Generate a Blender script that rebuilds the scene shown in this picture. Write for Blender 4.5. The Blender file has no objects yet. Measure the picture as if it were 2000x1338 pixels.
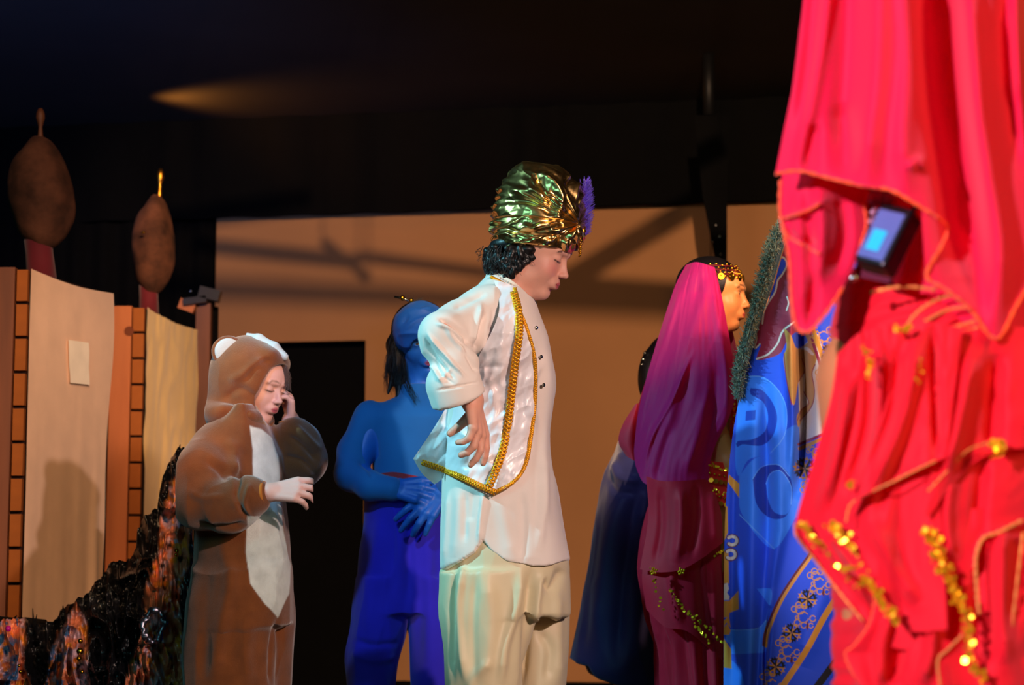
import bpy, math, random
import numpy as np
import openvdb as vdb
from mathutils import Vector, Matrix

random.seed(7)
rng = np.random.default_rng(7)
sc = bpy.context.scene
COL = sc.collection
PI = math.pi

# ------------------------------------------------------------------ camera
F = 4000.0                      # focal length in pixels of the 2000 px wide frame
CAMZ = 0.5
TILT = math.atan((1150 - 669) / F)
CT, ST = math.cos(TILT), math.sin(TILT)
cd = bpy.data.cameras.new('stage_camera')
cam = bpy.data.objects.new('stage_camera', cd)
COL.objects.link(cam)
cam.location = (0, 0, CAMZ)
cam.rotation_euler = (PI / 2 + TILT, 0, 0)
cd.sensor_width = 36
cd.lens = 36 * F / 2000
cd.clip_end = 100
cd.dof.use_dof = True
cd.dof.focus_distance = 4.62
cd.dof.aperture_fstop = 5.2
sc.camera = cam

# ------------------------------------------------------------------ world, exposure, stage lamps
sc.view_settings.view_transform = 'Standard'
sc.view_settings.look = 'None'
sc.view_settings.gamma = 1
sc.view_settings.use_curve_mapping = False
sc.view_settings.exposure = 0.0
w = bpy.data.worlds.new('dark_hall')
sc.world = w
w.use_nodes = True
w.node_tree.nodes['Background'].inputs[0].default_value = (0.25, 0.3, 0.5, 1)
w.node_tree.nodes['Background'].inputs[1].default_value = 0.012
sc.cycles.max_bounces = 6
sc.cycles.use_denoising = True


def lamp_spot(name, loc, aim, watt, color, angle=40, blend=0.5, size=0.12):
    ld = bpy.data.lights.new(name, 'SPOT')
    ld.energy = watt
    ld.color = color
    ld.spot_size = math.radians(angle)
    ld.spot_blend = blend
    ld.shadow_soft_size = size
    o = bpy.data.objects.new(name, ld)
    o.location = loc
    o.rotation_euler = (Vector(aim) - Vector(loc)).to_track_quat('-Z', 'Y').to_euler()
    COL.objects.link(o)
    return o


def lamp_area(name, loc, aim, watt, color, sx, sy):
    ld = bpy.data.lights.new(name, 'AREA')
    ld.shape = 'RECTANGLE'
    ld.energy = watt
    ld.color = color
    ld.size = sx
    ld.size_y = sy
    o = bpy.data.objects.new(name, ld)
    o.location = loc
    o.rotation_euler = (Vector(aim) - Vector(loc)).to_track_quat('-Z', 'Y').to_euler()
    COL.objects.link(o)
    return o

key_pink = lamp_spot('front_pink_lamp', (2.2, .4, 2.2), (.1, 4.7, 1.0), 620, (1.0, .75, .70), 24, .5, .06)
key_cyan = lamp_spot('side_cyan_lamp', (-3.0, 3.8, 2.7), (-.05, 4.8, 1.1), 560, (.30, .85, 1.0), 26, .5, .05)
wall_amber = lamp_spot('wall_amber_lamp', (.45, 1.6, 2.85), (-.1, 10.6, 1.5), 1750, (1.0, .62, .36), 34, .4, .02)
wall_fill = lamp_spot('wall_fill_lamp', (-.6, 3.0, 2.9), (-.5, 10.6, 1.3), 260, (1.0, .62, .48), 46, .6, .25)
left_amber = lamp_spot('tower_amber_lamp', (-.2, 1.5, 2.3), (-1.45, 6.4, .75), 620, (1.0, .55, .27), 19, .6, .06)
blue_wash = lamp_spot('blue_wash_lamp', (-1.2, 2.4, 2.7), (-.42, 5.6, .75), 210, (.22, .48, 1.0), 15.5, .7, .10)
cape_white = lamp_spot('cape_lamp', (-1.0, .8, 2.6), (.78, 5.0, .8), 420, (.85, .88, 1.0), 10, .7, .08)
veil_warm = lamp_spot('veil_warm_lamp', (2.6, 3.2, 2.4), (.55, 5.6, 1.05), 380, (1.0, .50, .28), 16, .6, .06)
dancer_white = lamp_spot('front_white_lamp', (-1.4, -.1, 1.5), (.5, 2.5, 1.0), 600, (1.0, .68, .92), 32, .6, .06)
lamp_area('turban_cyan_panel', (-1.7, .6, 2.0), (.2, 4.7, 1.3), 18, (.22, .95, 1.0), .5, 1.0)  # unseen panel added so the turban has a cyan source to reflect
lamp_area('turban_gold_panel', (2.1, 1.2, 1.8), (.2, 4.7, 1.3), 38, (1.0, .60, .25), .7, 1.3)  # warm counterpart, also unseen and added for reflections on the turban
ceiling_blue = lamp_spot('ceiling_blue_lamp', (-2.4, 6.0, 1.6), (-2.4, 8.6, 3.0), 220, (.2, .35, 1.0), 80, 1, .1)
ceiling_glow = lamp_spot('ceiling_lamp', (-1.86, 10.25, 2.84), (-1.45, 10.33, 3.0), 24, (1.0, .36, .05), 104, 1, .07)
gown_blue = lamp_spot('gown_blue_lamp', (-.6, 3.4, 2.9), (.33, 6.3, .95), 90, (.5, .55, 1.0), 12, .8, .08)


# ------------------------------------------------------------------ helpers


def P(px, py, Y):
    """point on the plane y = Y that the photograph shows at pixel (px, py)"""
    px = np.asarray(px, float); py = np.asarray(py, float); Y = np.asarray(Y, float)
    dx = (px - 1000) / F
    k = (669 - py) / F
    dy = CT - ST * k
    dz = ST + CT * k
    t = Y / dy
    return np.stack(np.broadcast_arrays(dx * t, Y, CAMZ + dz * t), -1)


def proj(v):
    """pixel of world points"""
    x = v[:, 0]; y = v[:, 1]; z = v[:, 2] - CAMZ
    d = y * CT + z * ST
    u = -y * ST + z * CT
    return 1000 + F * x / d, 669 - F * u / d


def lin(c):
    """sRGB hex string -> linear rgba"""
    if isinstance(c, str):
        c = [int(c[i:i + 2], 16) / 255 for i in (0, 2, 4)]
        c = [x / 12.92 if x <= .04045 else ((x + .055) / 1.055) ** 2.4 for x in c]
    return tuple(c[:3]) + (1.0,)


def L3(c):
    return np.array(lin(c)[:3])


ORG = {}


def thing(name, label, cat, loc=(0, 0, 0), group=None):
    o = bpy.data.objects.new(name, None)
    o.empty_display_size = 0.1
    COL.objects.link(o)
    o.location = loc
    o['label'] = label
    o['category'] = cat
    if group:
        o['group'] = group
    ORG[o] = np.array(loc, float)
    return o


def mk(name, v, f, mat, parent=None, smooth=True, col=None, label=None, kind=None, origin=None):
    """one mesh object from world-space vertices"""
    v = np.asarray(v, float)
    if parent is not None:
        org = ORG[parent]
    else:
        org = np.array(origin, float) if origin is not None else np.array([v[:, 0].mean(), v[:, 1].mean(), v[:, 2].min()])
    me = bpy.data.meshes.new(name)
    vv = (v - org).astype(np.float32)
    if isinstance(f, np.ndarray):
        nf, k = f.shape
        me.vertices.add(len(vv))
        me.vertices.foreach_set('co', vv.ravel())
        me.loops.add(nf * k)
        me.loops.foreach_set('vertex_index', f.astype(np.int32).ravel())
        me.polygons.add(nf)
        me.polygons.foreach_set('loop_start', np.arange(0, nf * k, k, dtype=np.int32))
        me.update(calc_edges=True)
    else:
        me.from_pydata(vv.tolist(), [], f)
    if smooth:
        me.polygons.foreach_set('use_smooth', np.ones(len(me.polygons), bool))
    if col is not None:
        a = me.color_attributes.new('Col', 'FLOAT_COLOR', 'POINT')
        c = np.ones((len(vv), 4), np.float32)
        c[:, :3] = col
        a.data.foreach_set('color', c.ravel())
    me.materials.append(mat)
    me.validate()
    o = bpy.data.objects.new(name, me)
    COL.objects.link(o)
    if parent is not None:
        o.parent = parent
    else:
        o.location = org
    ORG[o] = org
    if label:
        o['label'] = label
    if kind:
        o['kind'] = kind
    return o


def tag(o, label, cat, group=None):
    o['label'] = label
    o['category'] = cat
    if group:
        o['group'] = group
    return o


class Bag:
    """collects primitive shapes into one mesh"""
    def __init__(s):
        s.v = []; s.f = []; s.n = 0

    def add(s, v, f):
        v = np.asarray(v, float).reshape(-1, 3)
        s.v.append(v)
        s.f += [tuple(i + s.n for i in q) for q in f]
        s.n += len(v)

    def box(s, c, h, R=None):
        q = np.array([(x, y, z) for x in (-1, 1) for y in (-1, 1) for z in (-1, 1)], float) * np.array(h)
        if R is not None:
            q = q @ np.array(R).T
        s.add(q + np.array(c), [(0, 1, 3, 2), (4, 6, 7, 5), (0, 4, 5, 1), (2, 3, 7, 6), (0, 2, 6, 4), (1, 5, 7, 3)])

    def tube(s, pts, r, n=6, cap=True):
        pts = np.asarray(pts, float)
        m = len(pts)
        r = np.broadcast_to(np.asarray(r, float), (m,))
        t = np.gradient(pts, axis=0)
        t /= np.linalg.norm(t, axis=1, keepdims=True) + 1e-12
        ref = np.array([0, 0, 1.0]) if abs(t[0][2]) < .9 else np.array([1.0, 0, 0])
        vs = []
        a = np.cross(t[0], ref); a /= np.linalg.norm(a)
        for i in range(m):
            a = a - t[i] * np.dot(a, t[i]); a /= np.linalg.norm(a) + 1e-12
            b = np.cross(t[i], a)
            for k in range(n):
                an = 2 * PI * k / n
                vs.append(pts[i] + r[i] * (math.cos(an) * a + math.sin(an) * b))
        fs = [(i * n + k, i * n + (k + 1) % n, (i + 1) * n + (k + 1) % n, (i + 1) * n + k) for i in range(m - 1) for k in range(n)]
        if cap:
            fs.append(tuple(range(n))[::-1]); fs.append(tuple(range((m - 1) * n, m * n)))
        s.add(vs, fs)

    def octa(s, c, r, R=None):
        q = np.array([(1, 0, 0), (-1, 0, 0), (0, 1, 0), (0, -1, 0), (0, 0, 1), (0, 0, -1)], float) * np.array(r)
        if R is not None:
            q = q @ R.T
        s.add(q + np.array(c), [(0, 2, 4), (2, 1, 4), (1, 3, 4), (3, 0, 4), (2, 0, 5), (1, 2, 5), (3, 1, 5), (0, 3, 5)])

    def ball(s, c, r, n=8, m=6):
        r = np.broadcast_to(np.asarray(r, float), (3,))
        vs = [(0, 0, 1)]
        for i in range(1, m):
            a = PI * i / m
            for k in range(n):
                b = 2 * PI * k / n
                vs.append((math.sin(a) * math.cos(b), math.sin(a) * math.sin(b), math.cos(a)))
        vs.append((0, 0, -1))
        fs = [(0, 1 + k, 1 + (k + 1) % n) for k in range(n)]
        for i in range(m - 2):
            for k in range(n):
                fs.append((1 + i * n + k, 1 + (i + 1) * n + k, 1 + (i + 1) * n + (k + 1) % n, 1 + i * n + (k + 1) % n))
        e = 1 + (m - 1) * n
        fs += [(e, e - n + (k + 1) % n, e - n + k) for k in range(n)]
        s.add(np.array(vs) * r + np.array(c), fs)

    def disc(s, c, r, nrm, th=0.0015, n=10):
        nrm = np.array(nrm, float); nrm /= np.linalg.norm(nrm)
        a = np.cross(nrm, [0, 0, 1]); a /= np.linalg.norm(a) + 1e-9
        b = np.cross(nrm, a)
        vs = []
        for sg in (-1, 1):
            for k in range(n):
                an = 2 * PI * k / n
                vs.append(np.array(c) + sg * nrm * th + r * (math.cos(an) * a + math.sin(an) * b))
        s.add(vs, [tuple(range(n))[::-1], tuple(range(n, 2 * n))] + [(k, (k + 1) % n, n + (k + 1) % n, n + k) for k in range(n)])

    def build(s, name, mat, parent=None, smooth=True, **k):
        return mk(name, np.concatenate(s.v), s.f, mat, parent, smooth, **k)


def rot(axis, deg):
    return np.array(Matrix.Rotation(math.radians(deg), 3, axis))


# ---- smooth interpolation of control points
def spl(pts, n, closed=False):
    """catmull-rom through pts, n samples evenly spread over control index"""
    p = np.asarray(pts, float)
    if len(p) == 2:
        t = np.linspace(0, 1, n)[:, None]
        return p[0] * (1 - t) + p[1] * t
    q = np.vstack([2 * p[0] - p[1], p, 2 * p[-1] - p[-2]])
    # chord length parameter
    seg = np.linalg.norm(np.diff(p, axis=0), axis=1)
    cum = np.concatenate([[0], np.cumsum(seg)])
    s = np.linspace(0, cum[-1], n)
    i = np.clip(np.searchsorted(cum, s, side='right') - 1, 0, len(p) - 2)
    t = ((s - cum[i]) / np.maximum(seg[i], 1e-9))[:, None]
    a, b, c, d = q[i], q[i + 1], q[i + 2], q[i + 3]
    return 0.5 * (2 * b + (c - a) * t + (2 * a - 5 * b + 4 * c - d) * t ** 2 + (3 * b - 3 * c + d - a) * t ** 3)


def interp_rows(key, rows, x):
    """smooth (monotone-ish) interpolation of columns of rows over key"""
    key = np.asarray(key, float); rows = np.asarray(rows, float)
    n = 200
    kk = np.linspace(key[0], key[-1], n)
    i = np.clip(np.searchsorted(key, kk, side='right') - 1, 0, len(key) - 2)
    h = np.diff(key)
    m = np.zeros_like(rows)
    d = np.diff(rows, axis=0) / h[:, None]
    m[1:-1] = np.where(d[1:] * d[:-1] > 0, 2 * d[1:] * d[:-1] / (d[1:] + d[:-1] + 1e-12), 0)
    m[0] = d[0]; m[-1] = d[-1]
    t = ((kk - key[i]) / h[i])[:, None]; hh = h[i][:, None]
    val = (2 * t ** 3 - 3 * t ** 2 + 1) * rows[i] + (t ** 3 - 2 * t ** 2 + t) * hh * m[i] + (-2 * t ** 3 + 3 * t ** 2) * rows[i + 1] + (t ** 3 - t ** 2) * hh * m[i + 1]
    return [np.interp(x, kk, val[:, c]) for c in range(rows.shape[1])]


# ---- noise
def _hash(ix, iy, iz, seed):
    n = (ix * 73856093) ^ (iy * 19349663) ^ (iz * 83492791) ^ (seed * 2654435761)
    n = (n ^ (n >> 13)) * 1274126177
    n = n & 0x7fffffff
    n = (n ^ (n >> 16)) & 0xffff
    return n.astype(np.float64) / 32767.5 - 1


def noise(p, seed=0):
    p = np.asarray(p, float)
    i = np.floor(p).astype(np.int64)
    f = p - i
    f = f * f * f * (f * (f * 6 - 15) + 10)
    r = 0
    for dx in (0, 1):
        for dy in (0, 1):
            for dz in (0, 1):
                wgt = (f[:, 0] if dx else 1 - f[:, 0]) * (f[:, 1] if dy else 1 - f[:, 1]) * (f[:, 2] if dz else 1 - f[:, 2])
                r = r + wgt * _hash(i[:, 0] + dx, i[:, 1] + dy, i[:, 2] + dz, seed)
    return r


def fbm(p, seed=0, o=3):
    r = 0; a = 1; s = 0
    for k in range(o):
        r = r + a * noise(p * 2 ** k, seed + k); s += a; a *= .5
    return r / s


def ridge(p, seed=0):
    return 1 - 2 * np.abs(noise(p, seed))


def pdist(px, py, pts):
    """distance (and end-fade coordinate 0..1) from points to a polyline in pixels"""
    pts = np.asarray(pts, float)
    best = np.full(px.shape, 1e9); tt = np.zeros(px.shape)
    L = np.linalg.norm(np.diff(pts, axis=0), axis=1); cum = np.concatenate([[0], np.cumsum(L)])
    for k in range(len(pts) - 1):
        a, b = pts[k], pts[k + 1]
        ab = b - a
        t = np.clip(((px - a[0]) * ab[0] + (py - a[1]) * ab[1]) / (ab @ ab + 1e-9), 0, 1)
        d = np.hypot(px - a[0] - t * ab[0], py - a[1] - t * ab[1])
        m = d < best
        best = np.where(m, d, best)
        tt = np.where(m, (cum[k] + t * L[k]) / cum[-1], tt)
    return best, tt


def creases(px, py, lst):
    """sum of soft ridges (+) and valleys (-): (points, half width px, height m)"""
    r = np.zeros(px.shape)
    for pts, wd, am in lst:
        pts = spl(pts, 14) if len(pts) > 2 else np.array(pts, float)
        d, t = pdist(px, py, pts)
        fade = np.minimum(1, np.minimum(t, 1 - t) * 5 + .15)
        r += am * fade * np.exp(-(d / wd) ** 2)
    return r


def sstep(a, b, x):
    t = np.clip((x - a) / (b - a), 0, 1)
    return t * t * (3 - 2 * t)


def inpoly(px, py, pts):
    pts = np.asarray(pts, float)
    r = np.zeros(px.shape, bool)
    j = len(pts) - 1
    for i in range(len(pts)):
        xi, yi = pts[i]; xj, yj = pts[j]
        c = ((yi > py) != (yj > py)) & (px < (xj - xi) * (py - yi) / (yj - yi + 1e-12) + xi)
        r ^= c
        j = i
    return r


def pmask(px, py, pts, soft=1.2):
    """anti-aliased polygon mask"""
    ins = inpoly(px, py, pts)
    p = np.vstack([pts, pts[:1]])
    d, _ = pdist(px, py, p)
    sd = np.where(ins, -d, d)
    return 1 - sstep(-soft, soft, sd)


def smask(px, py, pts, wd, soft=1.0):
    d, _ = pdist(px, py, pts)
    return 1 - sstep(wd - soft, wd + soft, d)


# ---- signed-distance modelling (one continuous surface out of smoothly blended forms)
class Vol:
    def __init__(s, lo, hi, h=0.003):
        s.lo = np.array(lo, float); s.h = h
        s.n = np.ceil((np.array(hi, float) - s.lo) / h).astype(int) + 1
        s.big = 6 * h
        s.a = np.full(s.n, s.big, np.float32)

    def _sub(s, lo, hi, pad):
        i0 = np.clip(np.floor((np.array(lo) - pad - s.lo) / s.h).astype(int), 0, s.n)
        i1 = np.clip(np.ceil((np.array(hi) + pad - s.lo) / s.h).astype(int) + 1, 0, s.n)
        if (i1 <= i0).any():
            return None
        g = [(s.lo[k] + s.h * np.arange(i0[k], i1[k])).astype(np.float32) for k in range(3)]
        X = g[0][:, None, None]; Y = g[1][None, :, None]; Z = g[2][None, None, :]
        return (slice(i0[0], i1[0]), slice(i0[1], i1[1]), slice(i0[2], i1[2])), X, Y, Z

    def _mix(s, sl, d, k, cut):
        a = s.a[sl]
        if cut:
            if k > 0:
                hh = np.clip(.5 - .5 * (a + d) / k, 0, 1)
                s.a[sl] = np.minimum(a * (1 - hh) - d * hh + k * hh * (1 - hh), s.big)
            else:
                s.a[sl] = np.maximum(a, -d)
        else:
            if k > 0:
                hh = np.clip(.5 + .5 * (a - d) / k, 0, 1)
                s.a[sl] = np.clip(a * (1 - hh) + d * hh - k * hh * (1 - hh), -s.big, s.big)
            else:
                s.a[sl] = np.clip(np.minimum(a, d), -s.big, s.big)

    def cone(s, a, b, r1, r2, k=0.0, cut=False):
        a = np.array(a, float); b = np.array(b, float)
        m = max(r1, r2)
        r = s._sub(np.minimum(a, b) - m, np.maximum(a, b) + m, k + s.big)
        if r is None:
            return s
        sl, X, Y, Z = r
        ab = b - a
        t = np.clip(((X - a[0]) * ab[0] + (Y - a[1]) * ab[1] + (Z - a[2]) * ab[2]) / (ab @ ab + 1e-12), 0, 1)
        d = np.sqrt((X - a[0] - t * ab[0]) ** 2 + (Y - a[1] - t * ab[1]) ** 2 + (Z - a[2] - t * ab[2]) ** 2) - (r1 + (r2 - r1) * t)
        s._mix(sl, d, k, cut)
        return s

    def chain(s, pts, rs, k=0.01, cut=False):
        for i in range(len(pts) - 1):
            s.cone(pts[i], pts[i + 1], rs[i], rs[i + 1], k, cut)
        return s

    def ell(s, c, r, R=None, k=0.0, cut=False):
        c = np.array(c, float); r = np.broadcast_to(np.array(r, float), (3,))
        m = r.max() if R is not None else r
        q = s._sub(c - m, c + m, k + s.big)
        if q is None:
            return s
        sl, X, Y, Z = q
        X = X - c[0]; Y = Y - c[1]; Z = Z - c[2]
        if R is not None:
            R = np.array(R, float)
            x = R[0, 0] * X + R[1, 0] * Y + R[2, 0] * Z
            y = R[0, 1] * X + R[1, 1] * Y + R[2, 1] * Z
            z = R[0, 2] * X + R[1, 2] * Y + R[2, 2] * Z
        else:
            x, y, z = X, Y, Z
        k0 = np.sqrt((x / r[0]) ** 2 + (y / r[1]) ** 2 + (z / r[2]) ** 2)
        k1 = np.sqrt((x / r[0] ** 2) ** 2 + (y / r[1] ** 2) ** 2 + (z / r[2] ** 2) ** 2)
        d = k0 * (k0 - 1) / np.maximum(k1, 1e-6)
        s._mix(sl, d, k, cut)
        return s

    def loft(s, rows, k=0.0, cut=False, pw=2.0):
        """rows: (z, cx, cy, rx, ry) bottom to top"""
        rows = sorted(rows)
        key = [q[0] for q in rows]; val = [q[1:] for q in rows]
        zz = np.array(key)
        mx = max(max(abs(q[1]) * 0 + q[3], q[4]) for q in rows)
        cxs = [q[1] for q in rows]; cys = [q[2] for q in rows]
        lo = (min(cxs) - mx, min(cys) - mx, zz[0]); hi = (max(cxs) + mx, max(cys) + mx, zz[-1])
        q = s._sub(lo, hi, k + s.big)
        if q is None:
            return s
        sl, X, Y, Z = q
        cx, cy, rx, ry = [c.astype(np.float32) for c in interp_rows(key, val, Z)]
        e = (np.abs((X - cx) / rx) ** pw + np.abs((Y - cy) / ry) ** pw) ** (1 / pw)
        d = (e - 1) * np.minimum(rx, ry)
        d = np.maximum(d, np.maximum(zz[0] - Z, Z - zz[-1]))
        s._mix(sl, d, k, cut)
        return s

    def plane_cut(s, fn):
        """remove everything where fn(X,Y,Z) > 0 (a distance)"""
        r = s._sub(s.lo, s.lo + s.n * s.h, 0)
        sl, X, Y, Z = r
        s.a[sl] = np.clip(np.maximum(s.a[sl], fn(X, Y, Z).astype(np.float32)), -s.big, s.big)
        return s

    def mesh(s):
        s.a[0] = s.a[-1] = s.big
        s.a[:, 0] = s.a[:, -1] = s.big
        s.a[:, :, 0] = s.a[:, :, -1] = s.big
        g = vdb.FloatGrid(s.big)
        g.copyFromArray(s.a)
        pts, quads = g.convertToQuads(isovalue=0.0)
        v = pts.astype(float) * s.h + s.lo
        return v, quads.astype(np.int64)[:, ::-1].copy()


def vnormals(v, f):
    n = np.zeros_like(v)
    if f.shape[1] == 4:
        fn = np.cross(v[f[:, 2]] - v[f[:, 0]], v[f[:, 3]] - v[f[:, 1]])
    else:
        fn = np.cross(v[f[:, 1]] - v[f[:, 0]], v[f[:, 2]] - v[f[:, 0]])
    for k in range(f.shape[1]):
        for c in range(3):
            n[:, c] += np.bincount(f[:, k], fn[:, c], len(v))
    return n / (np.linalg.norm(n, axis=1, keepdims=True) + 1e-12)


def relax(v, f, it=2, lam=.5):
    e = np.vstack([np.stack([f[:, k], f[:, (k + 1) % f.shape[1]]], 1) for k in range(f.shape[1])])
    deg = np.bincount(e[:, 0], minlength=len(v)) + np.bincount(e[:, 1], minlength=len(v))
    for _ in range(it):
        a = np.zeros_like(v)
        for c in range(3):
            a[:, c] = np.bincount(e[:, 0], v[e[:, 1], c], len(v)) + np.bincount(e[:, 1], v[e[:, 0], c], len(v))
        v = v + lam * (a / deg[:, None] - v)
    return v


def outward(v, f):
    """make sure normals face outwards"""
    n = vnormals(v, f)
    c = v.mean(0)
    i = np.argmax(((v - c) ** 2).sum(1))
    if n[i] @ (v[i] - c) < 0:
        f = f[:, ::-1].copy()
    return f


def sdf_cloth(name, vol, mat, parent, folds=(), nz=(), col=None, it=2, label=None):
    """garment from a volume: px creases plus stretched fold noise (sx,sy,sz frequencies, height)"""
    v, f = vol.mesh()
    f = outward(v, f)
    v = relax(v, f, it)
    n = vnormals(v, f)
    px, py = proj(v)
    d = creases(px, py, folds) if len(folds) else np.zeros(len(v))
    for (sx, sy, sz, am, seed) in nz:
        wp = 0.35 * fbm(v * 6, seed + 50, 2)[:, None]
        d = d + am * ridge(v * np.array([sx, sy, sz]) + wp, seed)
    v = v + n * d[:, None]
    c = col(v, px, py, n) if col is not None else None
    return mk(name, v, f, mat, parent, True, c, label)


# ---- a cloth sheet spanned between four pixel-space edges, placed at real depths
def coons(top, bottom, left, right, nu, nv):
    T = spl(top, nu); B = spl(bottom, nu); Lf = spl(left, nv); Rt = spl(right, nv)
    u = np.linspace(0, 1, nu)[None, :, None]; v = np.linspace(0, 1, nv)[:, None, None]
    S = (1 - v) * T[None] + v * B[None] + (1 - u) * Lf[:, None] + u * Rt[:, None] \
        - ((1 - u) * (1 - v) * T[0] + u * (1 - v) * T[-1] + (1 - u) * v * B[0] + u * v * B[-1])
    return S[..., 0].ravel(), S[..., 1].ravel(), np.broadcast_to(u, (nv, nu, 1)).ravel(), np.broadcast_to(v, (nv, nu, 1)).ravel()


def grid_faces(nu, nv, wrap=False):
    i = np.arange(nv - 1)[:, None]; j = np.arange(nu if wrap else nu - 1)[None, :]
    a = i * nu + j; b = i * nu + (j + 1) % nu
    return np.stack([a, b, b + nu, a + nu], -1).reshape(-1, 4)


def sheet(name, top, bottom, left, right, depth, mat, parent, nu=80, nv=120, folds=(), col=None, label=None, extra=None):
    px, py, u, v = coons(top, bottom, left, right, nu, nv)
    Y = depth(px, py, u, v) if callable(depth) else np.full(px.shape, float(depth))
    Y = Y - creases(px, py, folds)
    if extra is not None:
        Y = Y - extra(px, py, u, v)
    V = P(px, py, Y)
    c = col(px, py, u, v) if col is not None else None
    return mk(name, V, grid_faces(nu, nv), mat, parent, True, c, label)


def shell(name, rows, mat, parent, nu=120, nv=120, Y=5, disp=None, col=None, tiltz=0, cap=True, label=None, it=0):
    """closed lofted form: rows (py, xl, xr, half depth m [, dy])"""
    rows = [tuple(r) + ((0,) if len(r) == 4 else ()) for r in rows]
    key = [r[0] for r in rows]
    pys = np.linspace(key[0], key[-1], nv)
    xl, xr, dp, dy = interp_rows(key, [r[1:] for r in rows], pys)
    th = np.linspace(0, 2 * PI, nu, endpoint=False)
    TH, PY = np.meshgrid(th, pys)
    XL, XR, DP, DY = [np.repeat(q[:, None], nu, 1) for q in (xl, xr, dp, dy)]
    PX = (XL + XR) / 2 + (XR - XL) / 2 * np.cos(TH)
    YY = Y + DY + DP * np.sin(TH)
    base = P(PX, PY, Y + DY)      # keep the outline as measured on the mid plane
    V = base.copy(); V[..., 1] = YY
    V[..., 2] += tiltz * (V[..., 0] - P((XL + XR) / 2, PY, Y + DY)[..., 0])
    V = V.reshape(-1, 3)
    Fq = grid_faces(nu, nv, True)
    Fq = Fq[:, ::-1].copy()
    n = vnormals(V, Fq)
    cmid = np.repeat(V.reshape(nv, nu, 3).mean(1), nu, 0)
    if ((V - cmid) * n).sum() < 0:
        Fq = Fq[:, ::-1].copy(); n = -n
    px, py = PX.ravel(), PY.ravel()
    if disp is not None:
        d = disp(V, px, py, TH.ravel(), n)
        V = V + n * d[:, None]
    c = col(V, px, py, n) if col is not None else None
    fl = Fq
    if cap:
        V2 = V.reshape(nv, nu, 3)
        tops = [V2[0].mean(0), V2[-1].mean(0)]
        k0 = len(V)
        V = np.vstack([V, tops])
        if c is not None:
            c = np.vstack([c, c[:1], c[-1:]])
        j = np.arange(nu); j2 = (j + 1) % nu
        f1 = np.stack([np.full(nu, k0), j, j2, j2], 1)[:, :3]
        f2 = np.stack([np.full(nu, k0 + 1), (nv - 1) * nu + j2, (nv - 1) * nu + j], 1)
        fl = [tuple(q) for q in Fq] + [tuple(q) for q in f1] + [tuple(q) for q in f2]
        fl = [tuple(int(i) for i in q) for q in fl]
    return mk(name, V, fl, mat, parent, True, c, label)


# ---- materials
def mat_new(name):
    m = bpy.data.materials.new(name)
    m.use_nodes = True
    return m, m.node_tree, m.node_tree.nodes['Principled BSDF']


def fabric(name, c='ffffff', rough=.75, sheen=.2, attr=False, bump=.15, scale=900, spec=.3, trans=0.0, alpha=1.0, metal=0.0, vary=.08, vscale=12, tcol=None):
    m, nt, b = mat_new(name)
    N = nt.nodes; K = nt.links
    tc = N.new('ShaderNodeTexCoord')
    if attr:
        ci = N.new('ShaderNodeVertexColor'); ci.layer_name = 'Col'; cs = ci.outputs[0]
    else:
        ci = N.new('ShaderNodeRGB'); ci.outputs[0].default_value = lin(c); cs = ci.outputs[0]
    if vary > 0:
        n1 = N.new('ShaderNodeTexNoise'); n1.inputs['Scale'].default_value = vscale; n1.inputs['Detail'].default_value = 5
        K.new(tc.outputs['Object'], n1.inputs['Vector'])
        mr = N.new('ShaderNodeMapRange')
        mr.inputs[1].default_value = .3; mr.inputs[2].default_value = .7
        mr.inputs[3].default_value = 1 - vary; mr.inputs[4].default_value = 1 + vary
        K.new(n1.outputs[0], mr.inputs[0])
        mx = N.new('ShaderNodeVectorMath'); mx.operation = 'SCALE'
        K.new(cs, mx.inputs[0]); K.new(mr.outputs[0], mx.inputs['Scale'])
        cs = mx.outputs[0]
    K.new(cs, b.inputs['Base Color'])
    b.inputs['Roughness'].default_value = rough
    b.inputs['Metallic'].default_value = metal
    b.inputs['Specular IOR Level'].default_value = spec
    b.inputs['Sheen Weight'].default_value = sheen
    b.inputs['Sheen Roughness'].default_value = .5
    if bump > 0:
        n2 = N.new('ShaderNodeTexNoise'); n2.inputs['Scale'].default_value = scale; n2.inputs['Detail'].default_value = 2
        K.new(tc.outputs['Object'], n2.inputs['Vector'])
        bp = N.new('ShaderNodeBump'); bp.inputs['Strength'].default_value = bump; bp.inputs['Distance'].default_value = .002
        K.new(n2.outputs[0], bp.inputs['Height']); K.new(bp.outputs[0], b.inputs['Normal'])
    out = N['Material Output']
    sh = b.outputs[0]
    if trans > 0:
        tr = N.new('ShaderNodeBsdfTranslucent')
        if tcol is None:
            K.new(cs, tr.inputs[0])
        else:
            tr.inputs[0].default_value = lin(tcol)
        ms = N.new('ShaderNodeMixShader'); ms.inputs[0].default_value = trans
        K.new(sh, ms.inputs[1]); K.new(tr.outputs[0], ms.inputs[2]); sh = ms.outputs[0]
    if alpha < 1:
        tp = N.new('ShaderNodeBsdfTransparent')
        K.new(cs, tp.inputs[0])
        ms = N.new('ShaderNodeMixShader'); ms.inputs[0].default_value = 1 - alpha
        K.new(sh, ms.inputs[1]); K.new(tp.outputs[0], ms.inputs[2]); sh = ms.outputs[0]
    K.new(sh, out.inputs[0])
    return m


def skin(name, attr=True, rough=.5, c='d9a58c'):
    m = fabric(name, c, rough=rough, sheen=.05, attr=attr, bump=.06, scale=500, spec=.4, vary=.04, vscale=30)
    b = m.node_tree.nodes['Principled BSDF']
    b.inputs['Subsurface Weight'].default_value = .12
    b.inputs['Subsurface Radius'].default_value = (.012, .005, .003)
    b.inputs['Subsurface Scale'].default_value = .6
    return m


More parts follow.
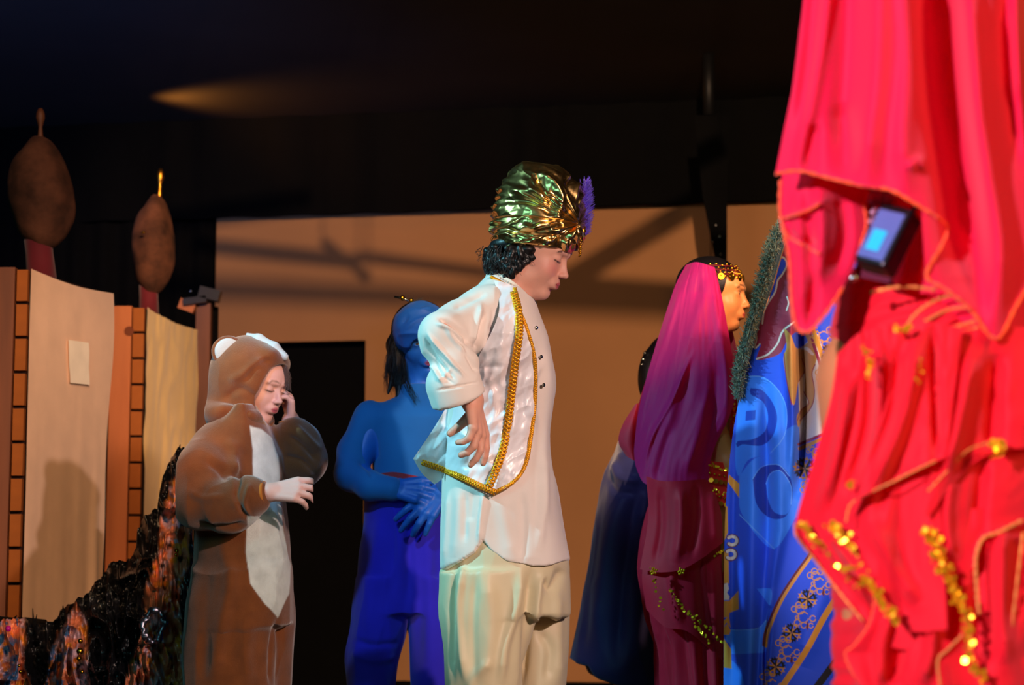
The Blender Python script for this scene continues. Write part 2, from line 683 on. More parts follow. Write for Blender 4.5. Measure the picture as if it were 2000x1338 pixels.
def metal(name, c, rough=.25, bump=0, scale=60):
    return fabric(name, c, rough=rough, sheen=0, bump=bump, scale=scale, metal=1.0, vary=.1, vscale=40)


def wood(name, c1, c2, sx=3, sz=30):
    m, nt, b = mat_new(name)
    N = nt.nodes; K = nt.links
    tc = N.new('ShaderNodeTexCoord'); mp = N.new('ShaderNodeMapping')
    mp.inputs['Scale'].default_value = (sz, sz, sx)
    n = N.new('ShaderNodeTexNoise'); n.inputs['Scale'].default_value = 1.5; n.inputs['Detail'].default_value = 8
    cr = N.new('ShaderNodeValToRGB')
    cr.color_ramp.elements[0].position = .3; cr.color_ramp.elements[1].position = .7
    cr.color_ramp.elements[0].color = lin(c1); cr.color_ramp.elements[1].color = lin(c2)
    K.new(tc.outputs['Object'], mp.inputs[0]); K.new(mp.outputs[0], n.inputs[0]); K.new(n.outputs[0], cr.inputs[0])
    K.new(cr.outputs[0], b.inputs['Base Color'])
    b.inputs['Roughness'].default_value = .6
    bp = N.new('ShaderNodeBump'); bp.inputs['Strength'].default_value = .2; bp.inputs['Distance'].default_value = .003
    K.new(n.outputs[0], bp.inputs['Height']); K.new(bp.outputs[0], b.inputs['Normal'])
    return m


# ---- body parts
def frame(yaw, pitch, roll=0):
    """yaw 0 faces the camera, 90 faces the right of the picture; pitch looks down"""
    y = math.radians(yaw); p = math.radians(pitch); r = math.radians(roll)
    h = np.array([math.sin(y), -math.cos(y), 0])
    f = h * math.cos(p) + np.array([0, 0, -math.sin(p)])
    u = h * math.sin(p) + np.array([0, 0, math.cos(p)])
    x = np.cross(f, u)
    u2 = u * math.cos(r) + x * math.sin(r)
    x2 = np.cross(f, u2)
    return np.stack([x2, f, u2], 1)      # columns: side, forward, up


def head(vol, C, R, H, eyes='open', fem=False):
    """head with cranium, jaw, brow, nose, lips, ears blended into vol"""
    C = np.array(C)
    q = lambda x, y, z: C + R @ (np.array([x, y, z]) * H)
    def E(c, r, k, cut=False, R2=None):
        vol.ell(q(*c), np.array(r) * H, R if R2 is None else R @ R2, k * H, cut)
    E((0, -.07, .14), (.36, .42, .355), 0)
    E((0, .10, -.12), (.265, .265, .34), .10)
    E((0, .16, .13), (.28, .22, .22), .08)              # forehead
    E((0, .23, -.40), (.10, .085, .075), .08)           # chin
    for s in (-1, 1):
        E((s * .15, .20, -.13), (.10, .11, .12), .08)   # cheek
        E((s * .21, .0, -.27), (.07, .14, .09), .09)    # jaw angle
        E((s * .13, .385, .015), (.085, .055, .05), .05, True)     # socket
        E((s * .13, .292, .0), (.078, .070, .060), .02)           # lidded eye
        E((s * .345, -.03, -.05), (.028, .068, .105), .02)
        E((s * .372, -.02, -.04), (.018, .04, .065), .015, True)
        vol.cone(q(s * .05, .375, .085), q(s * .19, .33, .085), .026 * H, .018 * H, .05 * H)  # brow ridge
    vol.cone(q(0, .345, .05), q(0, .412, -.125), .026 * H, .038 * H, .045 * H)     # nose bridge
    vol.ell(q(0, .424, -.145), np.array([.045, .045, .038]) * H, R, .02 * H)
    for s in (-1, 1):
        vol.ell(q(s * .045, .392, -.16), np.array([.030, .036, .026]) * H, R, .015 * H)
    E((0, .33, -.265), (.11, .06, .075), .05)
    E((0, .370, -.250), (.066, .026, .018), .02)
    E((0, .363, -.294), (.056, .026, .022), .02)
    vol.cone(q(-.066, .372, -.272), q(.066, .372, -.272), .006 * H, .006 * H, .012 * H, True)
    E((0, .34, -.345), (.09, .03, .018), .03, True)
    if eyes == 'open':
        for s in (-1, 1):
            E((s * .13, .372, -.002), (.062, .032, .025), .006, True)


def paint_face(v, C, R, H, base, lips, brow='2a1a14', lash='1c120e', blush=None, closed=False, col=None, shut_mouth=True):
    if col is None:
        col = np.tile(L3(base), (len(v), 1))
    l = ((v - C) @ R) / H
    x, y, z = l[:, 0], l[:, 1], l[:, 2]
    front = y > .1
    def put(m, c, a=1.0):
        m = (m * a)[:, None]
        col[:] = col * (1 - m) + L3(c) * m
    if blush:
        for s in (-1, 1):
            put(np.exp(-(((x - s * .17) / .11) ** 2 + ((z + .12) / .09) ** 2)) * front, blush, .6)
    m = (1 - sstep(.8, 1.1, np.sqrt((x / .072) ** 2 + ((z + .272) / .040) ** 2))) * (y > .3)
    put(m, lips)
    m = (1 - sstep(.5, 1.0, np.sqrt((x / .085) ** 2 + ((z + .272) / .008) ** 2))) * (y > .3)
    put(m, '4a1418', .7)
    for s in (-1, 1):
        xx = x * s
        zc = .095 + .02 * np.sin((xx - .05) / .16 * PI) - .02 * (xx > .17)
        m = (1 - sstep(.5, 1.0, np.abs(z - zc) / .018)) * (xx > .05) * (xx < .215) * front
        put(m, brow, .8)
        zl = (-.022 - .012 * np.sin(np.clip((xx - .06) / .14, 0, 1) * PI)) if closed else (.022 + .008 * np.sin(np.clip((xx - .06) / .14, 0, 1) * PI))
        m = (1 - sstep(.4, 1.0, np.abs(z - zl) / (.011 if closed else .009))) * (xx > .06) * (xx < .205) * front
        put(m, lash, .9)
    return col


def eyeballs(parent, C, R, H, iris='2c1a10', white='d8d0cc', look=0.0):
    for s in (-1, 1):
        c = np.array(C) + R @ (np.array([s * .13, .290, -.002]) * H)
        b = Bag(); b.ball((0, 0, 0), 1.0, 20, 16)
        v = np.concatenate(b.v)
        g = v @ np.array([look, 1, 0]) / math.hypot(1, look)
        col = np.where((g > .90)[:, None], L3(iris), L3(white))
        V = c + (v * .062 * H) @ R.T
        mk('eye', V, b.f, M['eye'], parent, True, col)


def hand(vol, W, R, S, curl=(25, 30, 35, 40), thumb=(35, 20), spread=7, side=1, base=20, oppose=10):
    """wrist W; R columns: thumb side, finger direction, back of hand; S hand length"""
    W = np.array(W)
    q = lambda p: W + R @ (np.array(p) * S)
    kn = [(.20, .50), (.07, .535), (-.06, .515), (-.18, .46)]
    ln = [.42, .47, .44, .35]
    for (x, y), in zip(kn):
        vol.cone(q((x * .45 * side, .06, 0)), q((x * side, y, 0)), .095 * S, .078 * S, .035 * S)
    vol.cone(q((.0, -.25, 0)), q((0, .1, 0)), .145 * S, .135 * S, .05 * S)
    for i, (x, y) in enumerate(kn):
        p = np.array([x * side, y, 0.0])
        a = math.radians(spread * (1.2 - i * .85)) * side
        ang = math.radians(base * .5)
        r = .070 - .006 * (i == 3)
        for sidx, fr in enumerate((.45, .30, .25)):
            ang += math.radians(curl[i]) * (.8, 1.1, .8)[sidx]
            d = np.array([math.sin(a) * math.cos(ang), math.cos(a) * math.cos(ang), -math.sin(ang)])
            p2 = p + d * ln[i] * fr
            r2 = r * .88
            vol.cone(q(p), q(p2), r * S, r2 * S, .010 * S)
            p, r = p2, r2
    p = np.array([.13 * side, .10, -.02])
    a = math.radians(thumb[0]) * side
    ang = math.radians(oppose)
    r = .092
    for fr in (.22, .17, .14):
        d = np.array([math.sin(a) * math.cos(ang), math.cos(a) * math.cos(ang), -math.sin(ang)])
        p2 = p + d * fr
        vol.cone(q(p), q(p2), r * S, r * .84 * S, .015 * S)
        p, r = p2, r * .84
        a *= .75; ang += math.radians(thumb[1])


def basis(y, z):
    """orthonormal frame with column 1 along y and column 2 near z"""
    y = np.array(y, float); y /= np.linalg.norm(y)
    z = np.array(z, float); z = z - y * (z @ y); z /= np.linalg.norm(z)
    x = np.cross(y, z)
    return np.stack([x, y, z], 1)


def body_mesh(vol, parent, mat, C, R, H, base, lips, it=1, extra=None, **k):
    v, f = vol.mesh()
    f = outward(v, f)
    v = relax(v, f, it, .5)
    col = paint_face(v, C, R, H, base, lips, **k)
    if extra is not None:
        col = extra(v, col)
    return mk('body', v, f, mat, parent, True, col)


def braid(path, wd, mat, parent, name='gold_braid', strands=3, r=None, pitch=None, nrm=(0, -1, 0), label=None):
    path = np.asarray(path, float)
    L = np.linalg.norm(np.diff(path, axis=0), axis=1).sum()
    pitch = pitch or wd * 1.6
    n = int(L / pitch * 10)
    p = spl(path, n)
    t = np.gradient(p, axis=0); t /= np.linalg.norm(t, axis=1, keepdims=True)
    nr = np.array(nrm, float)
    s = np.cross(t, nr); s /= np.linalg.norm(s, axis=1, keepdims=True)
    ph = np.linspace(0, L / pitch * 2 * PI, n)
    b = Bag()
    for k in range(strands):
        a = ph + 2 * PI * k / strands
        q = p + s * (np.sin(a) * wd * .5)[:, None] + nr * (np.cos(2 * a) * wd * .12)[:, None]
        b.tube(q, r or wd * .16, 5)
    return b.build(name, mat, parent, label=label)


def sequins(path, n, jitter, r, mat, parent, name='sequin_trim', label=None, nrm=(0, -1, .2)):
    p = spl(path, n)
    b = Bag()
    for q in p:
        c = q + rng.normal(0, jitter, 3) * np.array([1, .4, 1])
        nn = np.array(nrm) + rng.normal(0, .55, 3)
        b.disc(c, r * rng.uniform(.6, 1.15), nn, r * .12, 7)
    return b.build(name, mat, parent, False, label=label, kind='stuff')


def strands(name, roots, tips, sag, r, mat, parent, n=6, jit=0.0, kind=None, label=None, sides=3):
    b = Bag()
    for a, c in zip(roots, tips):
        t = np.linspace(0, 1, n)[:, None]
        p = np.array(a) * (1 - t) + np.array(c) * t + np.array(sag) * (4 * t * (1 - t)) + rng.normal(0, jit, (n, 3)) * t
        b.tube(p, np.linspace(r, r * .3, n), sides, False)
    return b.build(name, mat, parent, kind=kind, label=label)


def shoe(parent, x, y, mat, yaw=90, L=.2):
    v = Vol((x - .2, y - .2, -.01), (x + .2, y + .2, .14), .004)
    a = math.radians(yaw); d = np.array([math.sin(a), -math.cos(a), 0])
    p = np.array([x, y, 0.0])
    v.cone(p - d * .04 + [0, 0, .045], p + d * (L * .55) + [0, 0, .033], .042, .035, .01)
    v.cone(p + [0, 0, .05], p + [0, 0, .11], .04, .035, .02)
    v.plane_cut(lambda X, Y, Z: (-Z + 0 * X + 0 * Y))
    vv, ff = v.mesh(); ff = outward(vv, ff)
    vv[:, 2] = np.maximum(vv[:, 2], 0)
    mk('shoe', vv, ff, mat, parent)

# ------------------------------------------------------------------ materials
M = {}
M['wall'] = fabric('painted_flat', 'a5764e', rough=.85, sheen=0, bump=.08, scale=300, vary=.10, vscale=1.3)
M['floor'] = wood('dark_stage_floor', '2a1710', '3a2117', 20, 3)
M['black'] = fabric('black_drape', '070708', rough=.95, sheen=0, spec=.1, vary=.1)
M['ceil'] = fabric('dark_ceiling', '2a2628', rough=.95, sheen=0, vary=.25, vscale=1.2)
M['beam'] = fabric('dark_plaster_beam', '6a4a2e', rough=.9, sheen=0, vary=.2, vscale=20)
M['eye'] = fabric('eyeball', attr=True, rough=.12, sheen=0, bump=0, spec=.6, vary=0)
M['gold'] = metal('gold_metal', 'e0a52e', .25)
M['brass'] = fabric('gold_thread', 'f0a422', rough=.4, sheen=0, bump=.3, scale=400, metal=.7, vary=.1)
M['sequin'] = fabric('gold_sequin', 'f4b820', rough=.25, sheen=0, bump=0, metal=.6, vary=.1)
M['silver'] = metal('silver_metal', 'c8ccc8', .2)
M['blackplastic'] = fabric('black_plastic', '0d0e12', rough=.35, sheen=0, bump=.03, vary=0)
M['shoe'] = fabric('black_shoe', '141416', rough=.5, sheen=0)
M['hair'] = fabric('black_hair', '08070b', rough=.42, sheen=0, bump=.3, scale=220, spec=.5)
M['hair2'] = fabric('dark_hair', '08060a', rough=.45, sheen=0, bump=.25, scale=160, spec=.4)
M['skin'] = skin('skin')
M['pipe'] = fabric('black_pipe', '101012', rough=.5, sheen=0)

# ------------------------------------------------------------------ the setting


def struct(name, bag, mat, smooth=False):
    o = bag.build(name, mat, None, smooth)
    o['kind'] = 'structure'
    return o


b = Bag(); b.box((0, 6, -.05), (5, 6.2, .05)); struct('floor', b, M['floor'])
b = Bag(); b.box((0, 6, 3.05), (5, 6.2, .05)); struct('ceiling', b, M['ceil'])

WA = np.array([-1.587, 10.85]); WB = np.array([1.358, 10.35])
wd = (WB - WA) / np.linalg.norm(WB - WA); wn = np.array([wd[1], -wd[0]])
wallR = np.array([[wd[0], wn[0], 0], [wd[1], wn[1], 0], [0, 0, 1]])


def wall_s(px):
    """distance along the back wall for a pixel column at horizon height"""
    k = (px - 1000) / F
    # WA + s*wd, x = k*y
    return (k * WA[1] - WA[0]) / (wd[0] - k * wd[1])


def wall_box(bag, s0, s1, z0, z1, th=.03):
    c = WA + wd * (s0 + s1) / 2 - wn * (-th) * -1
    c = WA + wd * (s0 + s1) / 2 - wn * th
    bag.box((c[0], c[1], (z0 + z1) / 2), ((s1 - s0) / 2, th, (z1 - z0) / 2), wallR)


ZW = 2.49
sd0, sd1 = wall_s(452), wall_s(712)
zd = 1.80
b = Bag()
wall_box(b, 0, sd0, 0, ZW); wall_box(b, sd0, sd1, zd, ZW); wall_box(b, sd1, wall_s(1392), 0, ZW)
struct('wall_back', b, M['wall'])
b = Bag(); wall_box(b, wall_s(1394), wall_s(1394) + 2.6, 0, ZW + .015); struct('wall_back_right', b, M['wall'])
# the dark opening: black drape panel set back
b = Bag()
c = WA + wd * (sd0 + sd1) / 2 - wn * .16
b.box((c[0], c[1], zd / 2), ((sd1 - sd0) / 2 + .03, .02, zd / 2 + .02), wallR)
struct('door_1', b, M['black'])
b = Bag(); b.box((-3.9, 6, 1.5), (.05, 6.2, 1.54)); struct('wall_left', b, M['black'])
b = Bag(); b.box((4.0, 6, 1.5), (.05, 6.2, 1.54)); struct('wall_right', b, M['black'])
b = Bag(); b.box((0, 12.1, 1.5), (5, .05, 1.54)); struct('wall_rear', b, M['black'])
# proscenium edge glimpsed at the far right
pr = P(1999, 80, 3.4)
b = Bag(); b.box((pr[0] + .13, 3.45, 1.5), (.17, .05, 1.5)); struct('trim_1', b, fabric('tan_proscenium', 'b98a68', rough=.8, sheen=0))
# baseboard line at the foot of the wall
b = Bag()
c = WA + wd * 2.6 + wn * .012
b.box((c[0], c[1], .015), (2.6, .012, .015), wallR)
struct('baseboard_back', b, M['black'])

def curtain(name, x0, x1, Y0, Y1, z0, z1, folds, amp, mat, label, seed=0, thin=.02, nu=200):
    u = np.linspace(0, 1, nu); nv = 24
    v = np.linspace(0, 1, nv)
    U, W = np.meshgrid(u, v)
    X = x0 + (x1 - x0) * U
    ph = U * folds * 2 * PI + 1.5 * noise(np.stack([U.ravel() * 6, W.ravel() * .8, 0 * U.ravel()], 1), seed).reshape(U.shape)
    Y = Y0 + (Y1 - Y0) * U + amp * np.sin(ph) * (.6 + .4 * W)
    Z = z1 + (z0 - z1) * W
    V1 = np.stack([X, Y, Z], -1).reshape(-1, 3)
    V2 = V1 + [0, thin, 0]
    fq = grid_faces(nu, nv)
    V = np.vstack([V1, V2]); Fq = np.vstack([fq, fq[:, ::-1] + len(V1)])
    o = mk(name, V, Fq, mat)
    tag(o, label, 'curtain')
    return o


xl = float(P(413, 700, 10.84)[0])
curtain('stage_curtain', -3.85, xl, 10.95, 10.84, 0.0, 2.455, 16, .03, M['black'], 'black pleated side curtain hanging behind the white-fronted towers', 3)
curtain('border_curtain', -3.9, 3.9, 11.14, 9.82, 2.462, 2.998, 22, .02, M['black'], 'black border curtain hanging above the brown back wall', 5)

# black hanging strip in front of the back wall
t = thing('hanging_strap', 'black tapering strap of rigging hanging in front of the brown wall above the veiled girl', 'rigging', P(1410, 1338, 9.4) * [1, 1, 0])
pts = [(1356, 225), (1372, 383), (1385, 450), (1396, 505), (1398, 640)]
pts2 = [(1424, 225), (1420, 383), (1420, 450), (1420, 505), (1414, 640)]
A = spl(pts, 60); Bq = spl(pts2, 60)
for q in (A, Bq):
    q[:, 1] = np.linspace(225, 640, 60)
A[:, 0] = np.interp(A[:, 1], [p[1] for p in pts], [p[0] for p in pts])
Bq[:, 0] = np.interp(Bq[:, 1], [p[1] for p in pts2], [p[0] for p in pts2])
V = []
for s_, dy in ((A, 0), (Bq, 0), (Bq, .04), (A, .04)):
    V.append(P(s_[:, 0], s_[:, 1], 9.4 + dy))
V = np.concatenate(V)
fs = [(k * 60 + i, k * 60 + i + 1, ((k + 1) % 4) * 60 + i + 1, ((k + 1) % 4) * 60 + i) for k in range(4) for i in range(59)]
mk('strap', V, fs, M['black'], t, False)
for (x, y) in ((1392, 472), (1405, 462), (1408, 497), (1398, 440)):
    b = Bag(); b.disc(P(x, y, 9.38), .006, (0, 1, .01), .003); b.build('rivet', M['silver'], t)

b = Bag(); b.tube([P(1385, 225, 9.42), P(1385, 225, 9.42) * [1, 1, 0] + [0, 0, 3.0]], .03); b.build('hanger', M['pipe'], t)

# unseen bars, added out of frame only to cast shadow lines on the back wall
LW = np.array([.45, 1.6, 2.85])
shadow_caster = thing('shadow_bars', 'added black bars under the ceiling, outside the picture, that cast the wall shadow lines', 'rigging', (0, 4.4, 3.0))


def wallpt(px, py):
    k = (px - 1000) / F
    s = wall_s(px)
    y = (WA + wd * s)[1]
    return P(px, py, y)


def bar(a, c, wpx, t, name='pipe'):
    A_ = wallpt(*a); C_ = wallpt(*c)
    pa = LW + (A_ - LW) * t; pc = LW + (C_ - LW) * t
    wm = wpx / F * 10.6 * t
    bb = Bag(); bb.tube([pa, (pa + pc) / 2, pc], wm / 2, 8)
    bb.build(name, M['pipe'], shadow_caster)
    for q in (pa, pc):
        hb = Bag(); hb.tube([q, [q[0], q[1], 3.0]], .002, 6); hb.build('hanger', M['pipe'], shadow_caster)


bar((1400, 376), (1100, 552), 46, .36)
bar((1060, 556), (1560, 590), 46, .33)
bar((380, 478), (700, 512), 34, .34)
bar((700, 500), (1010, 540), 26, .34)
bar((630, 470), (720, 545), 20, .37)
bar((300, 440), (600, 395), 40, .30)
bar((300, 560), (1400, 604), 46, .22)

# ------------------------------------------------------------------ palace towers
Mcloth = fabric('cream_cloth', 'e6c0a0', rough=.8, sheen=.2, bump=.1, scale=700, vary=.05)
Msatin = fabric('cream_satin', 'ecc884', rough=.36, sheen=.2, bump=.05, scale=500, vary=.05, spec=.6)
Mbrick = fabric('orange_cardboard', '92501a', rough=.8, sheen=0, bump=.1, vary=.15)
Mjoint = fabric('dark_joint', '2a120a', rough=.9, sheen=0)
Mplank = wood('orange_plank', 'a4561f', 'b9672c', 1.5, 12)
Mplank2 = wood('dark_plank', '5c2f17', '7a4222', 1.5, 12)
Mdome = fabric('mottled_brown_paper', '52301f', rough=.9, sheen=0, bump=.6, scale=60, vary=.6, vscale=16)
Mneck = fabric('dark_red_neck', '5e0e1a', rough=.8, sheen=.2)
Mfin = wood('brown_finial', '5d3018', '7a4620', 8, 30)
Mgoldp = metal('gold_paint', 'e09a30', .35, .4, 60)


def yat(px, py, z):
    """depth at which pixel (px,py) lies at height z"""
    k = (669 - py) / F
    return (z - CAMZ) / (ST + CT * k) * (CT - ST * k)


def tower(label, topL, topR, brickpx, plankpx, Y0, nb, front, mplank, dome, neck, fin, wob, base_py=None):
    zt = float(P(topL[0], topL[1], Y0)[2])
    Y1 = yat(topR[0], topR[1], zt)
    A_ = P(topL[0], topL[1], Y0); C_ = P(topR[0], topR[1], Y1)
    foot = (A_ + C_) / 2; foot[2] = 0
    t = thing('palace_tower', label, 'stage prop', foot, 'palace towers standing on the left of the stage')
    d = (C_ - A_); L_ = np.hypot(d[0], d[1]); d = d / L_
    nrm = np.array([-d[1], d[0], 0]) * -1        # towards the right/camera
    if nrm[0] < 0:
        nrm = -nrm
    # box core
    Wp = (A_[0] - P(plankpx, topL[1], Y0)[0])
    bw = (A_[0] - P(brickpx, topL[1], Y0)[0])
    Rc = np.stack([d, np.cross([0, 0, 1], d), [0, 0, 1]], 1)
    core = Bag()
    th = Wp
    c = (A_ + C_) / 2 - nrm * .004; 
    cc = np.array([A_[0] - Wp / 2, Y0 + .02 + L_ / 2 * abs(d[1]), zt / 2])
    # sheared prism: plank face frontal, cloth face receding
    x0 = A_[0] - Wp
    V = []
    for (x, y) in ((x0, Y0 + .01), (A_[0] - .004, Y0 + .01), (C_[0] - .004, C_[1]), (x0 + d[0] * L_, C_[1])):
        V += [(x, y, 0), (x, y, zt - .004)]
    core.add(V, [(0, 2, 3, 1), (2, 4, 5, 3), (4, 6, 7, 5), (6, 0, 1, 7), (1, 3, 5, 7), (0, 6, 4, 2)])
    core.build('tower_core', Mjoint, t, False)
    # plank facing the audience
    pb = Bag()
    xp1 = A_[0] - bw - .004
    pb.box(((x0 + xp1) / 2, Y0 - .004, zt / 2), ((xp1 - x0) / 2, .014, zt / 2 + .002))
    pb.build('plank', mplank, t, False)
    # column of bricks
    hb = zt / nb
    me = None
    for i in range(nb):
        z = zt - hb * (i + .5)
        if me is None:
            bb = Bag(); bb.box((A_[0] - bw / 2, Y0 - .002, z), (bw / 2 - .0015, .012, hb / 2 - .005))
            o = bb.build('brick', Mbrick, t, False); me = o; z_first = z
        else:
            o = bpy.data.objects.new('brick', me.data); COL.objects.link(o); o.parent = t
            o.location = (rng.uniform(-.001, .001), rng.uniform(-.001, .002), z - z_first)
    # cloth front
    nu, nv = 40, 120
    U, W_ = np.meshgrid(np.linspace(0, 1, nu), np.linspace(0, 1, nv))
    sag = .012 * np.sin(U * PI) * np.exp(-W_ * 14)
    edge = wob * U ** 3 * (np.sin(W_ * 7 + 1) * .6 + np.sin(W_ * 15) * .3) * L_
    S = U * L_ + edge
    Z = (zt - sag) * (1 - W_) + .02 * W_
    q = np.stack([S.ravel() * 9, W_.ravel() * 2.2, 0 * S.ravel()], 1)
    off = .006 + .006 * fbm(q, 5) * (.3 + W_.ravel()) + .02 * np.exp(-((S.ravel() / L_ - .9 + .1 * W_.ravel()) / .05) ** 2) * sstep(.3, .8, W_.ravel())
    off += .004 * ridge(np.stack([S.ravel() * 16 + W_.ravel() * 4, W_.ravel() * 9, 0 * S.ravel()], 1), 8) * (front is Msatin)
    V = A_[None] * [1, 1, 0] + d[None] * S.ravel()[:, None] + [[0, 0, 1]] * Z.ravel()[:, None] + nrm[None] * off[:, None]
    mk('cloth_front', V, grid_faces(nu, nv), front, t)
    # dome, neck, finial
    (dx, dy, hw, hh, tilt) = dome
    Yd = Y0 + .22 + .02
    c = P(dx, dy, Yd)
    k = Yd / F
    bb = Bag(); bb.ball((0, 0, 0), 1, 48, 32)
    v = np.concatenate(bb.v)
    prof = 1 + .12 * (-v[:, 2]) * (1 - v[:, 2] ** 2) + .05 * noise(v * 2.2, 9)
    v = v * np.array([hw * k, .10, hh * k]) * prof[:, None]
    v[:, 0] *= 1 - .0 * v[:, 2]
    v += .006 * fbm(v * 14, 4)[:, None] * v / (np.linalg.norm(v, axis=1)[:, None] + 1e-6)
    v = v @ rot('Y', tilt).T + c
    mk('dome', v, bb.f, Mdome, t)
    na = P(neck[0], neck[1], Yd); nb_ = P(neck[2], neck[3], Yd)
    nb_[2] = min(nb_[2], zt)
    bb = Bag(); bb.tube([na, (na + nb_) / 2, nb_], [neck[4] * k, neck[4] * k * .95, neck[4] * k * 1.05], 20); bb.build('neck', Mneck, t)
    fa = P(fin[0], fin[1], Yd); fb = P(fin[2], fin[3], Yd)
    bb = Bag()
    s = np.linspace(0, 1, 9)[:, None]
    bb.tube(fa * (1 - s) + fb * s, np.array([.5, .6, .62, .5, .42, .7, 1, .9, .45]) * fin[4] * k, 10)
    bb.build('finial', fin[5], t)
    return t, A_, C_, d, nrm, zt


T1 = tower('taller cream-fronted palace tower at the left edge with a large mottled brown dome', (58, 525), (215, 572), 35, -16, 6.0, 14,
           Mcloth, Mplank2, (80, 375, 64, 112, -6), (72, 440, 82, 545, 28), (79, 285, 79, 212, 9, Mfin), .05)
t, A_, C_, d, nrm, zt = T1
# pale square sheet laid over the cloth
pa = P(124, 668, 1.0) - [0, 0, CAMZ]


def on_front(px, py, off=.016):
    r = P(px, py, 1.0) - np.array([0, 0, CAMZ])
    o = np.array([0, 0, CAMZ])
    tt = ((A_ - o) @ nrm) / (r @ nrm)
    return o + r * tt + nrm * off


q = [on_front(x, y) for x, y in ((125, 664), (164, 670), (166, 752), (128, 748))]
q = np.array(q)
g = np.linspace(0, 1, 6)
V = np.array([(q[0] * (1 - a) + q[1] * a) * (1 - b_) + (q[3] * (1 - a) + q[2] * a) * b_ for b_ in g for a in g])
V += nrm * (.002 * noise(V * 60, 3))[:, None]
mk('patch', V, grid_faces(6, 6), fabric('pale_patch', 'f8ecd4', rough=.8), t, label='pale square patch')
T2 = tower('second palace tower with satin front and a narrow brown dome, behind the first', (284, 600), (383, 644), 261, 219, 7.5, 16,
           Msatin, Mplank, (300, 477, 42, 98, 1), (290, 545, 291, 612, 19), (311, 392, 314, 330, 7, Mgoldp), .02)
# knot in the plank
kn = P(251, 646, 7.47)
b = Bag(); b.disc(kn + [0, .0115, 0], .018, (0, 1, 0), .002, 14); b.build('knot', fabric('dark_knot', '6a3214', sheen=0), T2[0], False)
# gold speck on the narrow dome
b = Bag(); b.octa(P(280, 454, 7.6), (.011, .006, .005)); b.build('gold_speck', M['gold'], T2[0])
# third tower: wooden post with dark clamp
t3 = thing('scenery_post', 'brown wooden scenery post behind the satin-fronted tower, black clamp on top', 'post', P(397, 1338, 8.8) * [1, 1, 0])
b = Bag()
a0 = P(383, 590, 8.8); a1 = P(411, 590, 8.8)
b.box(((a0[0] + a1[0]) / 2, 8.83, a0[2] / 2), ((a1[0] - a0[0]) / 2, .03, a0[2] / 2)); b.build('post', Mplank2, t3, False)
b = Bag()
b.box(P(410, 575, 8.77), (.045, .03, .024), rot('Y', 14)); b.box(P(382, 588, 8.77), (.05, .03, .014), rot('Y', -8))
b.build('clamp', M['blackplastic'], t3, False)
b = Bag(); b.box(P(366, 598, 8.79), (.035, .02, .022), rot('Y', 20)); b.build('bracket', Mplank, t3, False)
b = Bag(); b.octa(P(373, 569, 8.74), .009); b.build('screw', M['silver'], t3)
b = Bag(); c0 = P(418, 600, 8.9); b.box((c0[0], 8.9, c0[2] / 2), (.018, .02, c0[2] / 2)); b.build('black_stile', M['black'], t3, False)

# ------------------------------------------------------------------ rock prop
Mrock = fabric('crinkled_rock', attr=True, rough=.33, sheen=0, bump=.6, scale=90, spec=.6, vary=.2, vscale=40)
sil = [(-60, 1200), (0, 1210), (22, 1208), (50, 1204), (62, 1222), (72, 1220), (84, 1222), (100, 1214), (112, 1207), (120, 1192), (140, 1178), (160, 1168), (176, 1150), (200, 1122), (215, 1100),
       (238, 1096), (256, 1092), (266, 1070), (268, 1030), (284, 1006), (306, 994), (312, 960), (318, 930), (330, 905), (338, 888), (350, 874), (362, 871), (376, 878), (378, 905)]
YR = 5.6
sx = np.array([p[0] for p in sil], float); sy = np.array([p[1] for p in sil], float)
nu, nv = 330, 330
uu = np.linspace(0, 1, nu); pxs = -60 + (378 + 60) * uu
top = np.interp(pxs, sx, sy) + 4 * noise(np.stack([pxs * .15, 0 * pxs, 0 * pxs], 1), 3) + 3 * noise(np.stack([pxs * .4, 0 * pxs, 0 * pxs], 1), 4)
PX, Wv = np.meshgrid(pxs, np.linspace(0, 1, nv))
PYb = 1690.0
PY = top[None] * (1 - Wv) + PYb * Wv
qx = PX.ravel() / 60; qy = PY.ravel() / 60
q3 = np.stack([qx * 1.6, qy * .7, 0 * qx], 1)
wrp = fbm(q3 * .8, 21, 2)[:, None] * 1.2
rel = .05 * ridge(q3 + wrp, 22) + .03 * ridge(q3 * 2.3 + wrp, 23) + .015 * ridge(q3 * 5 + wrp * 2, 24)
rel = rel + .10 * np.sin(np.clip((PX.ravel() + 60) / 438, 0, 1) * PI * .5) - .02
depth = YR - rel - .22 * np.clip((PY.ravel() - np.repeat(top[None], nv, 0).ravel()) / 250, 0, 1)
V = P(PX.ravel(), PY.ravel(), depth)
V[:, 2] = np.maximum(V[:, 2], 0)
pxr, pyr = PX.ravel(), PY.ravel()


